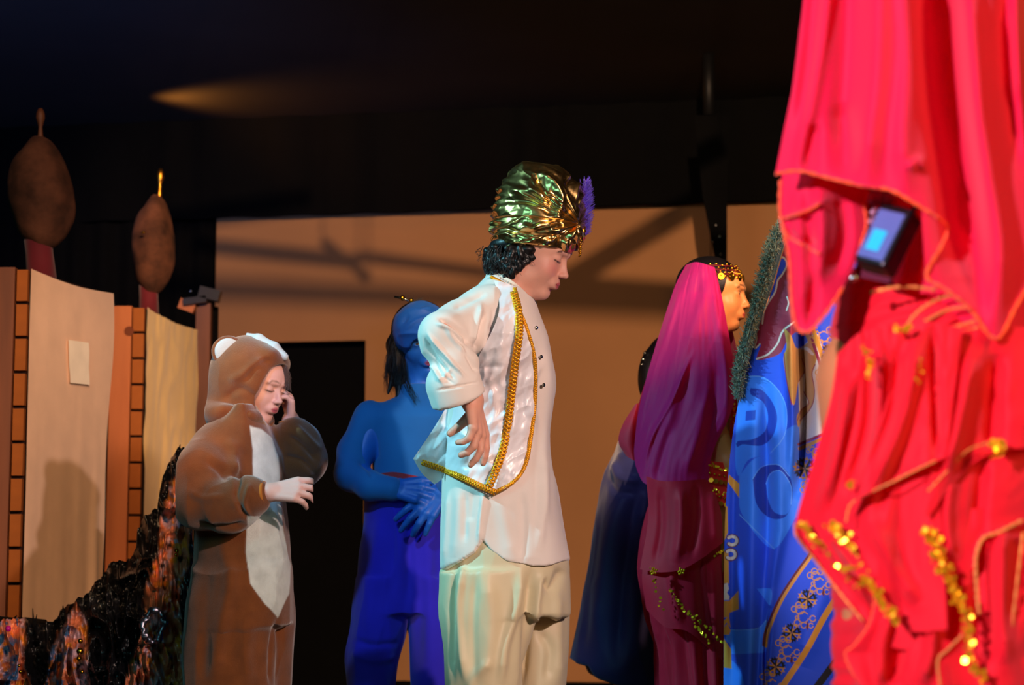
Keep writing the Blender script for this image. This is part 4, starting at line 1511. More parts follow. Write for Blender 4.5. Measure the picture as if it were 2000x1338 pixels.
for i in range(24):
    rt.append(pg(786 + r4.uniform(-4, 6), r4.uniform(690, 730), -.035)); tp.append(pg(814 + r4.uniform(-6, 6), 785 + r4.uniform(-12, 8), -.08))
strands('hair_strands', rt, tp, (-.008, 0, 0), .0009, M['hair2'], girl, 9, .003, kind='stuff')
M['wrap'] = fabric('blue_headwrap', '0f50a8', rough=.6, sheen=.05, vary=.05)
v = Vol(pg(750, 740, -.16), pg(910, 570, .15), .0026)
v.ell(q(0, .03, .12), np.array([.405, .44, .40]) * HH, HR)
v.ell(q(0, .40, -.23), np.array([.30, .40, .33]) * HH, HR, .008, True)
v.ell(q(0, .30, -.50), np.array([.42, .40, .30]) * HH, HR, .01, True)
v.ell(q(0, -.50, .10), np.array([.7, .36, .8]) * HH, HR, .01, True)
sdf_cloth('headwrap', v, M['wrap'], girl, [([(782, 636), (800, 612), (830, 600)], 4, -.005), ([(790, 618), (812, 606), (850, 600)], 4, .006), ([(786, 650), (812, 626), (850, 618)], 4, .004), ([(775, 640), (780, 670), (790, 700)], 5, -.003)], ((14, 14, 30, .003, 75),))
# hair ornament on the crown
b = Bag(); b.tube([pg(770, 580, -.02), pg(788, 583, -.02), pg(806, 590, -.02)], [.0035, .004, .0035], 6); b.build('hair_stick', M['silver'], girl)
for (x, y, r) in ((786, 582, .0075), (803, 587, .0065)):
    b = Bag(); b.ball(pg(x, y, -.025), r, 10, 8); b.build('hair_bead', M['gold'], girl)
rt = [pg(808 + r4.uniform(-6, 6), 594, -.01) for i in range(30)]; tp = [pg(r4.uniform(796, 832), r4.uniform(576, 590), -.01) for i in range(30)]
strands('hair_tuft', rt, tp, (0, 0, 0), .0012, M['hair2'], girl, 4, .001, kind='stuff')

# ================================================================== child in the bear suit
YK = 5.15
pk = lambda x, y, dy=0.0: P(x, y, YK + dy)
foot = pk(465, 1338); foot[2] = 0
bear = thing('person', 'person in a brown hooded bear suit with pale belly, one hand at the cheek', 'person', foot)
HC = pk(503, 752); HR = frame(58, 14); HH = .188
zk = lambda y: float(P(1000, y, YK)[2])
v = Vol(pk(350, 300, -.30) * [1, 1, 0], pk(655, 640, .34), .003)
head(v, HC, HR, HH, eyes='closed')
v.cone(HC + HR @ (np.array([0, -.1, -.3]) * HH), pk(480, 870), .042, .05, .03)
v.loft([(zk(1210), pk(465, 1210)[0], YK, .085, .08), (zk(1100), pk(465, 1100)[0], YK, .09, .08), (zk(950), pk(475, 950)[0], YK, .08, .08), (zk(870), pk(478, 870)[0], YK, .05, .07)], .02)
S1, S2, S3 = pk(430, 890, -.08), pk(408, 975, -.15), pk(527, 962, -.22)
v.chain([S1, S2, S3], [.04, .035, .024], .02)
U1, U2, U3 = pk(520, 890, .08), pk(600, 915, .06), pk(568, 822, .02)
v.chain([U1, U2, U3], [.04, .035, .023], .02)
hand(v, S3, basis(pk(600, 955, -.235) - S3, (.1, -.85, .55)), .135, curl=(16, 22, 28, 32), thumb=(-26, 12), side=-1, base=16, spread=9)
hand(v, U3, basis(pk(566, 765, .0) - U3, (1, .25, .1)), .115, curl=(46, 50, 46, 44), thumb=(30, 14), side=1, base=14)
for s_, x0 in ((-1, 425), (1, 520)):
    v.chain([pk(465 + s_ * 22, 1180, s_ * .02), pk(x0, 1320, s_ * .02), np.array([pk(x0, 1500)[0], YK + s_ * .02, .07])], [.065, .045, .034], .02)
M['skin_child'] = skin('fair_skin')
body_mesh(v, bear, M['skin_child'], HC, HR, HH, 'dca79a', 'c0606a', brow='8a6450', closed=True)
M['plush'] = fabric('brown_fleece', attr=True, rough=1.0, sheen=.55, bump=.5, scale=420, spec=.1, vary=.16, vscale=26)


def bear_col(v_, px, py, n):
    col = np.tile(L3('74401e'), (len(v_), 1))
    belly = [(488, 832), (510, 838), (532, 856), (540, 900), (546, 990), (556, 1060), (566, 1105), (562, 1160), (541, 1207), (515, 1180), (488, 1140), (480, 1080), (482, 1010), (492, 950), (494, 880)]
    m = pmask(px, py, belly, 1.5) * ((n[:, 1] < .15) & (v_[:, 1] < YK + .02) & ~((py > 920) & (py < 1005) & (v_[:, 1] < YK - .135)))
    return col * (1 - m[:, None]) + L3('cfd2cc') * m[:, None]


v = Vol(pk(345, 300, -.28) * [1, 1, 0] + [0, 0, .02], pk(660, 800, .22), .0035)
v.loft(lg(YK, 0, .135, ((1215, 376, 568), (1150, 380, 569), (1100, 384, 568), (1020, 388, 562), (950, 388, 552), (900, 392, 548), (860, 402, 540), (830, 425, 528), (812, 446, 516), (796, 462, 506))), 0, pw=2.2)
v.loft(lg(YK, -.05, .09, ((1130, 400, 520), (1190, 380, 538), (1260, 370, 536), (1338, 368, 532), (1440, 372, 522), (1500, 378, 515))), .05)
v.loft(lg(YK, .06, .09, ((1130, 440, 555), (1190, 440, 567), (1260, 470, 567), (1338, 478, 564), (1440, 482, 558), (1500, 486, 552))), .012)
v.chain([pk(428, 880, -.07), pk(398, 930, -.12), pk(398, 982, -.16), pk(450, 990, -.19), pk(490, 968, -.21)], [.066, .068, .062, .054, .044], .03)
v.chain([pk(522, 878, .05), pk(574, 908, .06), pk(592, 896, .05), pk(586, 862, .03), pk(572, 845, .01)], [.058, .056, .050, .044, .038], .03)
kf = [([(400, 900), (440, 930), (462, 985)], 8, -.010), ([(455, 890), (448, 940), (470, 1000)], 9, .010), ([(470, 930), (462, 970), (482, 1010)], 5, -.010), ([(488, 945), (478, 985), (488, 1005)], 4, .008),
      ([(385, 1022), (440, 1030), (480, 1020)], 6, -.012), ([(430, 1060), (450, 1130), (430, 1250), (420, 1338)], 14, .012), ([(400, 1080), (400, 1200), (392, 1338)], 18, -.008),
      ([(540, 1210), (530, 1270), (528, 1338)], 6, -.012), ([(490, 1210), (480, 1280), (485, 1338)], 14, .008), ([(440, 860), (458, 880), (450, 940)], 12, .008), ([(370, 960), (400, 975), (440, 970)], 7, .007),
      ([(560, 850), (590, 870), (620, 900)], 6, -.009), ([(575, 830), (600, 855), (625, 880)], 6, .008), ([(555, 890), (590, 900), (620, 930)], 5, -.007)]
sdf_cloth('bear_suit', v, M['plush'], bear, kf, ((7, 7, 3, .006, 81), (16, 16, 8, .003, 82)), bear_col)
# ribbed cuffs
M['cuff'] = fabric('ribbed_cuff', 'b0681e', rough=.9, sheen=.3, bump=.3, scale=300)
b = Bag(); s = np.linspace(0, 1, 10)[:, None]; b.tube(pk(486, 967, -.212) * (1 - s) + pk(519, 963, -.222) * s, .030 + .0012 * np.cos(np.arange(10) * PI), 24); b.build('cuff', M['cuff'], bear)
b = Bag(); b.tube(pk(570, 842, .018) * (1 - s) + pk(567, 820, .015) * s, .030 + .0012 * np.cos(np.arange(10) * PI), 24); b.build('cuff', M['cuff'], bear)
# hood
M['fleece'] = fabric('hood_fleece', '74401e', rough=1.0, sheen=.55, bump=.5, scale=420, spec=.1, vary=.16, vscale=26)
q = lambda x, y, z: HC + HR @ (np.array([x, y, z]) * HH)
v = Vol(pk(385, 850, -.2), pk(600, 640, .2), .003)
v.ell(pk(484, 742, .0), (.098, .105, .112), k=.0)
v.ell(pk(448, 765, .01), (.062, .085, .085), k=.03)
v.ell(pk(440, 815, .01), (.060, .120, .040), k=.03)
v.ell(pk(492, 822, .0), (.055, .118, .030), k=.03)
v.ell(pk(530, 700, .0), (.045, .080, .030), rot('Y', 25), k=.02)
v.ell(q(0, .52, -.10), np.array([.40, .50, .46]) * HH, HR, .006, True)
v.ell(q(0, .1, -.05), np.array([.40, .44, .46]) * HH, HR, .004, True)
v.plane_cut(lambda X, Y, Z: pk(0, 842)[2] - Z + 0 * X + 0 * Y)
sdf_cloth('hood', v, M['fleece'], bear, [([(440, 780), (470, 760), (505, 780)], 8, -.006), ([(445, 745), (475, 730), (515, 700)], 8, .007), ([(478, 745), (495, 720), (530, 700)], 6, -.006), ([(420, 800), (455, 800), (500, 815)], 7, .007)], ((10, 10, 10, .004, 83),))
# ears
M['earin'] = fabric('pale_fleece', 'b4bcbe', rough=1, sheen=.5, bump=.4, scale=420)
v = Vol(pk(395, 735, -.14), pk(500, 630, .06), .0028)
er = basis((.35, -.9, -.1), (.15, .1, 1))
v.ell(pk(447, 688, -.05), (.045, .016, .042), er)
v.ell(pk(447, 688, -.05) + er[:, 1] * .020, (.036, .013, .033), er, .004, True)
vv, ff = v.mesh(); ff = outward(vv, ff); e1 = mk('bear_ear', relax(vv, ff), ff, M['fleece'], bear)
v = Vol(pk(395, 735, -.14), pk(500, 630, .06), .0028)
v.ell(pk(445, 687, -.05) + er[:, 1] * .008, (.037, .010, .035), er)
vv, ff = v.mesh(); ff = outward(vv, ff); mk('ear_lining', relax(vv, ff), ff, M['earin'], e1)
v = Vol(pk(465, 720, -.14), pk(585, 635, .10), .0028)
er2 = basis((.86, -.45, .15), (-.35, -.1, .95))
v.chain([pk(478, 657, -.01), pk(505, 664, -.03), pk(535, 680, -.04), pk(556, 697, -.045)], [.010, .014, .014, .010], .01)
vv, ff = v.mesh(); ff = outward(vv, ff); mk('bear_ear', relax(vv, ff), ff, M['earin'], bear, label='pale upturned far ear')
# loose hair at the temple
rt = [pk(552 + r4.uniform(-4, 4), 712, -.03) for i in range(70)]; tp = [pk(563 + r4.uniform(-5, 6), 752 + r4.uniform(-14, 14), -.03) for i in range(70)]
strands('fringe', rt, tp, (.004, -.004, 0), .0012, fabric('brown_hair', '4a3026', rough=.5, bump=0), bear, 6, .001, kind='stuff')
shoe(bear, pk(432, 1500)[0], YK - .03, M['shoe'], 50, .16); shoe(bear, pk(515, 1500)[0], YK + .05, M['shoe'], 50, .16)

# ================================================================== bending figure in the dark gown
YD = 6.3
pd_ = lambda x, y, dy=0.0: P(x, y, YD + dy)
foot = pd_(1230, 1338); foot[2] = 0
dark = thing('person', 'person in a long navy gown bending forward behind the magenta veil, face hidden', 'person', foot)
zd_ = lambda y: float(P(1000, y, YD)[2])
v = Vol(pd_(1100, 300, -.25) * [1, 1, 0], pd_(1480, 640, .25), .005)
HC = pd_(1322, 728); HR = frame(100, 38); HH = .21
head(v, HC, HR, HH)
v.cone(HC + HR @ (np.array([0, -.2, -.2]) * HH), pd_(1285, 830), .05, .06, .03)
v.chain([pd_(1290, 850), pd_(1250, 960), pd_(1222, 1040)], [.07, .075, .08], .03)
for s_ in (-1, 1):
    v.chain([pd_(1280, 860, s_ * .12), pd_(1330, 960, s_ * .13), pd_(1380, 1010, s_ * .05)], [.04, .033, .024], .02)
    v.chain([pd_(1226, 1060, s_ * .07), pd_(1228, 1250, s_ * .08), np.array([pd_(1225, 1400)[0], YD + s_ * .08, .07])], [.065, .05, .035], .02)
    hand(v, pd_(1380, 1010, s_ * .05), basis((1, 0, -.5), (.3, 0, 1)), .16, side=s_)
M['skin_d'] = skin('tan_skin')
body_mesh(v, dark, M['skin_d'], HC, HR, HH, 'c08860', 'a04a4a')
M['navy'] = fabric('navy_gown', '3c4078', rough=.55, sheen=.35, bump=.1, vary=.08)
v = Vol(pd_(1090, 1345, -.28), pd_(1440, 770, .28), .0045)
rw = []
for (y, a, c_, d_) in ((1345, 1160, 1300, .2), (1300, 1108, 1296, .21), (1285, 1113, 1292, .21), (1200, 1130, 1290, .21), (1130, 1142, 1288, .2), (1040, 1157, 1292, .19), (980, 1170, 1300, .18),
                       (920, 1184, 1325, .18), (870, 1202, 1345, .18), (830, 1224, 1350, .16), (800, 1246, 1345, .12), (785, 1262, 1330, .08)):
    q_ = pd_((a + c_) / 2, y); rw.append((q_[2], q_[0], YD, (c_ - a) / 2 * YD / F, d_))
v.loft(rw, 0)
v.chain([pd_(1290, 850, -.14), pd_(1325, 950, -.15), pd_(1370, 1000, -.07)], [.06, .05, .04], .03)
hx2 = [1100, 1118, 1150, 1157, 1170, 1200, 1240, 1310]; hy2 = [1284, 1288, 1296, 1313, 1320, 1329, 1336, 1340]
hX2 = pd_(np.array(hx2), np.array(hy2))[:, 0]; hZ2 = pd_(np.array(hx2), np.array(hy2))[:, 2]
v.plane_cut(lambda X, Y, Z: np.interp(X, hX2, hZ2) - Z + 0 * Y)
sdf_cloth('gown', v, M['navy'], dark, [([(1200, 900), (1215, 935), (1250, 940)], 8, .012), ([(1190, 930), (1205, 960), (1240, 965)], 7, -.010), ([(1225, 960), (1195, 1050), (1165, 1250)], 12, .012), ([(1250, 940), (1235, 1010), (1215, 1150), (1205, 1290)], 14, -.02),
          ([(1180, 980), (1160, 1100), (1140, 1280)], 9, -.008), ([(1262, 960), (1250, 1020)], 8, .010), ([(1255, 850), (1235, 880), (1205, 900)], 7, .008)], ((6, 6, 2.0, .010, 91), (13, 13, 5, .004, 92)))
v = Vol(pd_(1235, 850, -.16), pd_(1400, 650, .16), .004)
q = lambda x, y, z: HC + HR @ (np.array([x, y, z]) * HH)
v.ell(q(0, -.1, .12), np.array([.41, .46, .40]) * HH, HR)
v.ell(pd_(1268, 740), (.035, .05, .08), k=.03)
v.ell(q(0, .42, -.15), np.array([.28, .36, .42]) * HH, HR, .01, True)
vv, ff = v.mesh(); ff = outward(vv, ff); mk('hair', relax(vv, ff), ff, M['hair2'], dark)
for (x, y) in ((1259, 690), (1256, 702), (1254, 712)):
    b = Bag(); b.octa(pd_(x, y, -.03), .006); b.build('hair_gem', M['silver'], dark)
shoe(dark, pd_(1220, 1400)[0], YD - .08, M['shoe']); shoe(dark, pd_(1235, 1400)[0], YD + .08, M['shoe'])

# ================================================================== girl in the magenta veil
YV = 5.6
pv = lambda x, y, dy=0.0: P(x, y, YV + dy)
foot = pv(1370, 1338); foot[2] = 0
veil = thing('person', 'person in a magenta veil and red skirts with a gold coin headband, facing right', 'person', foot)
HC = pv(1397, 578); HR = frame(74, 0); HH = .208
zv = lambda y: float(P(1000, y, YV)[2])
v = Vol(pv(1240, 300, -.30) * [1, 1, 0], pv(1560, 480, .24), .003)
head(v, HC, HR, HH)
v.cone(HC + HR @ (np.array([0, -.12, -.25]) * HH), pv(1382, 700), .046, .05, .03)
v.loft([(zv(1050), pv(1360, 1050)[0], YV, .11, .14), (zv(960), pv(1365, 960)[0], YV, .09, .13), (zv(850), pv(1370, 850)[0], YV, .085, .12),
        (zv(760), pv(1375, 760)[0], YV, .085, .13), (zv(715), pv(1378, 715)[0], YV, .06, .11), (zv(690), pv(1380, 690)[0], YV, .04, .05)], .02)
v.chain([pv(1368, 740, -.10), pv(1396, 850, -.105), pv(1425, 905, -.10), pv(1480, 950, -.08)], [.036, .032, .028, .024], .02)
v.chain([pv(1385, 740, .13), pv(1410, 850, .15), pv(1480, 940, .10)], [.042, .033, .024], .02)
hand(v, pv(1480, 950, -.08), basis((1, .1, -.1), (0, -.3, 1)), .155, side=-1)
hand(v, pv(1480, 940, .10), basis((1, 0, -.2), (0, .3, 1)), .155, side=1)
for s_ in (-1, 1):
    v.chain([pv(1360, 1060, s_ * .07), pv(1365, 1280, s_ * .08), np.array([pv(1362, 1490)[0], YV + s_ * .08, .07])], [.08, .055, .035], .02)
M['skin_v'] = skin('warm_skin', rough=.42)
body_mesh(v, veil, M['skin_v'], HC, HR, HH, 'c98652', 'b2403c', brow='1c100c')
eyeballs(veil, HC, HR, HH, iris='1c100a', look=0)
q = lambda x, y, z: HC + HR @ (np.array([x, y, z]) * HH)
v = Vol(pv(1310, 720, -.16), pv(1480, 480, .16), .003)
v.ell(q(0, -.09, .15), np.array([.395, .44, .385]) * HH, HR)
v.ell(q(0, -.3, -.2), np.array([.3, .22, .4]) * HH, HR, .02)
v.ell(q(0, .52, -.10), np.array([.55, .38, .37]) * HH, HR, .015, True)
vv, ff = v.mesh(); ff = outward(vv, ff); vv = relax(vv, ff, 2); mk('hair', vv, ff, M['hair2'], veil)
# coin headband: red cord net with gold beads and coins
r5 = np.random.default_rng(12)
def onhead(a, zz_, k=1.0):
    """a: degrees from the front towards the near side, zz_: height"""
    a = math.radians(a)
    c = math.sqrt(max(.02, 1 - ((zz_ - .15) / .40) ** 2))
    return q(.405 * math.sin(a) * c * k, -.09 + .46 * math.cos(a) * c * k, zz_)
b = Bag()
for zz_ in (.235, .30, .36):
    b.tube([onhead(a, zz_) for a in range(-100, 101, 10)], .0018, 5)
for a in range(-90, 91, 15):
    b.tube([onhead(a, .36, 1.01), onhead(a + 5, .29, 1.01), onhead(a, .215, 1.01)], .0014, 4)
b.build('headband_cord', fabric('red_cord', '5c0c18', rough=.6, sheen=0), veil)
for row, (zz_, n_) in enumerate(((.215, 26), (.265, 26), (.32, 22), (.375, 18))):
    b = Bag()
    for i in range(n_):
        a = -100 + 200 * i / (n_ - 1)
        b.ball(onhead(a, zz_ + .01 * math.sin(i * 2.3), 1.02), .0036 if row else .0045, 7, 5)
    b.build('bead_row', M['gold'], veil, kind='stuff')
for i, a in enumerate(range(-80, 100, 20)):
    c = onhead(a, .205, 1.03); b = Bag(); nn = c - q(0, -.09, .2); b.disc(c, .0095 if i % 2 else .0115, nn, .0012, 14); b.build('coin', M['gold'], veil, False)

M['veil'] = fabric('magenta_chiffon', 'c01078', rough=.6, sheen=.15, bump=.05, trans=.4, alpha=.92, vary=.04, tcol='ff2060')
M['redskirt'] = fabric('crimson_chiffon', 'cc0c38', rough=.6, sheen=.15, bump=.05, trans=.3, vary=.05, tcol='ff2030')


def veilY(x, y, u, v_):
    return YV - .02 - .15 * np.sin(np.clip(u, 0, 1) * PI * .62 + .12) * (.55 + .45 * np.minimum(1, v_ * 3)) - .0 * x


vfold = [([(1395, 530), (1408, 640), (1420, 760), (1418, 850)], 14, .018), ([(1372, 530), (1350, 640), (1335, 760)], 14, -.014), ([(1385, 540), (1352, 640), (1322, 760), (1290, 880)], 12, .012),
         ([(1345, 530), (1310, 650), (1270, 760)], 12, -.010), ([(1352, 690), (1318, 770), (1275, 850), (1258, 900)], 5, .012), ([(1340, 540), (1290, 680), (1245, 840)], 9, .010),
         ([(1400, 700), (1395, 800), (1370, 900)], 12, -.012), ([(1380, 760), (1360, 850), (1335, 930)], 14, .010), ([(1310, 830), (1290, 900), (1280, 940)], 9, -.010)]
sheet('veil', [(1340, 517), (1362, 512), (1396, 522)], [(1238, 880), (1240, 902), (1247, 925), (1262, 946), (1310, 956), (1345, 962), (1386, 948)], [(1340, 517), (1318, 560), (1290, 645), (1262, 740), (1246, 810), (1238, 880)],
      [(1396, 522), (1410, 580), (1428, 680), (1438, 760), (1424, 815), (1398, 868), (1386, 910), (1386, 948)], veilY, M['veil'], veil, 120, 180, vfold,
      extra=lambda x, y, u, v_: .008 * fbm(np.stack([u * 6, v_ * 2.5, 0 * u], 1), 95))
# the veil falls behind the head and the far side too
sheet('veil_back', [(1396, 522), (1380, 512), (1345, 516)], [(1446, 800), (1400, 860), (1240, 880)], [(1396, 522), (1424, 620), (1446, 720), (1446, 800)], [(1345, 516), (1300, 640), (1250, 780), (1240, 880)],
      lambda x, y, u, v_: YV + .02 + .15 * np.sin(u * PI * .9) + .0 * x, M['veil'], veil, 60, 100)
# veil lobe on the dark gown, strong light put into its coral colour
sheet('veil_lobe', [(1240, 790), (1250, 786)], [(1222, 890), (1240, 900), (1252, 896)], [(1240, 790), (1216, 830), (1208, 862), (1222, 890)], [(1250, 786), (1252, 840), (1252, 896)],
      lambda x, y, u, v_: YV + .10 - .03 * np.sin(u * PI), fabric('lit_veil_chiffon', 'f03050', rough=.6, trans=.3, tcol='ff4060'), veil, 24, 40, label='lobe of the veil over the navy gown, coloured as if brightly lit')
# bodice edge and sleeve by the arm
sheet('bodice', [(1392, 700), (1432, 700)], [(1378, 905), (1425, 905)], [(1392, 700), (1378, 905)], [(1432, 700), (1440, 770), (1425, 905)], lambda x, y, u, v_: YV - .11 + .05 * u, fabric('orange_red_satin', 'e8381a', rough=.4), veil, 20, 40)
sequins(pv(np.array([1426, 1432, 1434, 1428]), np.array([765, 790, 830, 870]), -.10), 26, .003, .004, M['sequin'], veil, 'bodice_trim')
shell('skirt', [(905, 1345, 1408, .10), (940, 1300, 1416, .13), (1000, 1268, 1420, .15), (1100, 1256, 1424, .17), (1200, 1266, 1428, .18), (1260, 1284, 1430, .18), (1338, 1290, 1432, .19), (1440, 1294, 1436, .2), (1535, 1296, 1438, .2)],
      M['redskirt'], veil, 260, 200, YV, lambda V, px, py, th, n: .010 * np.sin(th * 13 + 2 * fbm(np.stack([th, py / 150, 0 * th], 1), 97)) * sstep(905, 1100, py) + .006 * ridge(np.stack([th * 5, py / 130, 0 * th], 1), 98))
# overskirt panels with sequinned edges
sheet('skirt_panel', [(1262, 930), (1300, 940), (1388, 935)], [(1250, 1112), (1290, 1118), (1332, 1112), (1372, 1090), (1412, 1060)], [(1262, 930), (1266, 1010), (1250, 1112)], [(1388, 935), (1408, 1000), (1412, 1060)],
      lambda x, y, u, v_: YV - .145 - .05 * np.sin(u * PI) - .03 * v_, M['redskirt'], veil, 90, 80, [([(1330, 950), (1330, 1030), (1320, 1100)], 10, .012), ([(1360, 950), (1362, 1020), (1350, 1090)], 8, -.010), ([(1290, 950), (1292, 1030), (1280, 1100)], 8, -.008), ([(1392, 960), (1396, 1010), (1400, 1060)], 9, .010)])
sheet('skirt_panel', [(1270, 1050), (1330, 1080), (1400, 1040)], [(1262, 1190), (1300, 1225), (1345, 1235), (1411, 1290)], [(1270, 1050), (1254, 1120), (1262, 1190)], [(1400, 1040), (1412, 1160), (1411, 1290)],
      lambda x, y, u, v_: YV - .165 - .05 * np.sin(u * PI) - .02 * v_ + .02, M['redskirt'], veil, 80, 80, [([(1310, 1090), (1315, 1160), (1330, 1220)], 9, .012), ([(1370, 1090), (1372, 1170), (1385, 1250)], 9, -.012), ([(1395, 1090), (1398, 1180), (1400, 1270)], 8, .01)])
for k, (pts, n_) in enumerate(((((1308, 1152), (1325, 1175), (1345, 1200), (1362, 1225), (1385, 1255)), 36), (((1345, 1195), (1380, 1225), (1412, 1256)), 20), (((1272, 1105), (1278, 1130), (1292, 1190)), 12), (((1400, 1082), (1412, 1076)), 5))):
    pts = np.array(pts, float)
    sequins(pv(pts[:, 0], pts[:, 1], -.235), n_, .0028, .0042, M['sequin'], veil)
for (x, y) in ((1276, 1116), (1330, 1116)):
    b = Bag()
    for i in range(9):
        an = i * 2.4; rr = .0032 * math.sqrt(i)
        b.ball(pv(x, y, -.235) + [rr * math.cos(an), 0, rr * math.sin(an)], .0032, 7, 5)
    b.build('sequin_flower', M['sequin'], veil, kind='stuff')
# coin belt
belt = sheet('belt', [(1384, 900), (1425, 905)], [(1382, 985), (1425, 992)], [(1384, 900), (1382, 985)], [(1425, 905), (1425, 992)], lambda x, y, u, v_: YV - .150 + .03 * u, fabric('scarlet_belt', 'e01818', rough=.5), veil, 14, 20)
for row, (y0, dy_) in enumerate(((938, 8), (978, 12))):
    for i in range(4):
        x = 1389 + i * 9.5; y = y0 + dy_ * i / 4
        b = Bag(); b.disc(pv(x, y, -.158 + .007 * i), .0068, (.3 * (i - 1), -1, .25), .0011, 14); b.build('coin', M['gold'], veil, False)
        b = Bag(); b.ball(pv(x - 3, y - 14, -.156 + .007 * i), .0036, 8, 6); b.build('belt_bead', M['gold'], veil)
sequins(pv(np.array([1386, 1400, 1422]), np.array([906, 914, 918]), -.156), 14, .002, .0035, M['sequin'], veil)
sequins(pv(np.array([1386, 1400, 1422]), np.array([955, 960, 964]), -.156), 14, .003, .0035, M['sequin'], veil)
shoe(veil, foot[0], YV - .08, M['shoe']); shoe(veil, foot[0] + .02, YV + .08, M['shoe'])

# ================================================================== performer in the blue printed cape
YN = 5.05
pn = lambda x, y, dy=0.0: P(x, y, YN + dy)
foot = pn(1590, 1338, .30); foot[2] = 0
cape = thing('person', 'person draped in a long blue printed cape with grey-green tinsel fringe, behind the red dancer', 'person', foot)
HC = pn(1640, 440, .34); HR = frame(120, 0); HH = .205
zn = lambda y: float(P(1000, y, YN + .36)[2])
v = Vol(pn(1490, 300, .10) * [1, 1, 0], pn(1790, 330, .60), .006)
head(v, HC, HR, HH)
v.cone(HC + HR @ (np.array([0, -.12, -.25]) * HH), pn(1640, 560, .34), .046, .05, .03)
v.loft([(zn(950), pn(1620, 950)[0], YN + .36, .10, .09), (zn(620), pn(1640, 620)[0], YN + .36, .14, .09), (zn(560), pn(1640, 560)[0], YN + .36, .07, .06)], .02)
for s_ in (-1, 1):
    x = pn(1640, 600)[0] + s_ * .14
    v.chain([(x, YN + .36, zn(610)), (x + s_ * .03, YN + .36, zn(830)), (x, YN + .34, zn(950))], [.045, .035, .025], .02)
    hand(v, (x, YN + .34, zn(950)), basis((0, -.3, -1), (s_, 0, 0)), .15, side=-s_)
    x = pn(1620, 1000)[0] + s_ * .07
    v.chain([(x, YN + .36, zn(980)), (x, YN + .36, zn(1220)), (x, YN + .36, .07)], [.08, .055, .035], .02)
    shoe(cape, x, YN + .36, M['shoe'], 20)
body_mesh(v, cape, M['skin_v'], HC, HR, HH, 'c98652', 'b2403c')
v = Vol(pn(1560, 560, .15), pn(1730, 340, .56), .005)
q = lambda x, y, z: HC + HR @ (np.array([x, y, z]) * HH)
v.ell(q(0, -.09, .15), np.array([.40, .45, .39]) * HH, HR); v.ell(q(0, .52, -.12), np.array([.55, .38, .37]) * HH, HR, .015, True)
vv, ff = v.mesh(); mk('hair', vv, outward(vv, ff), M['hair2'], cape)

CO = dict(blue='1c49d6', light='2f78f0', pale='5f9cf4', dark='1335a8', gold='c48a34', tan='bf8a44', cream='cfc6c0', maroon='8f2340', deep='5a1a2a', black='0a0c18')


def rotp(pts, c, a, s=1.0):
    a = math.radians(a); ca, sa = math.cos(a), math.sin(a)
    return [(c[0] + s * (x * ca - y * sa), c[1] + s * (x * sa + y * ca)) for x, y in pts]


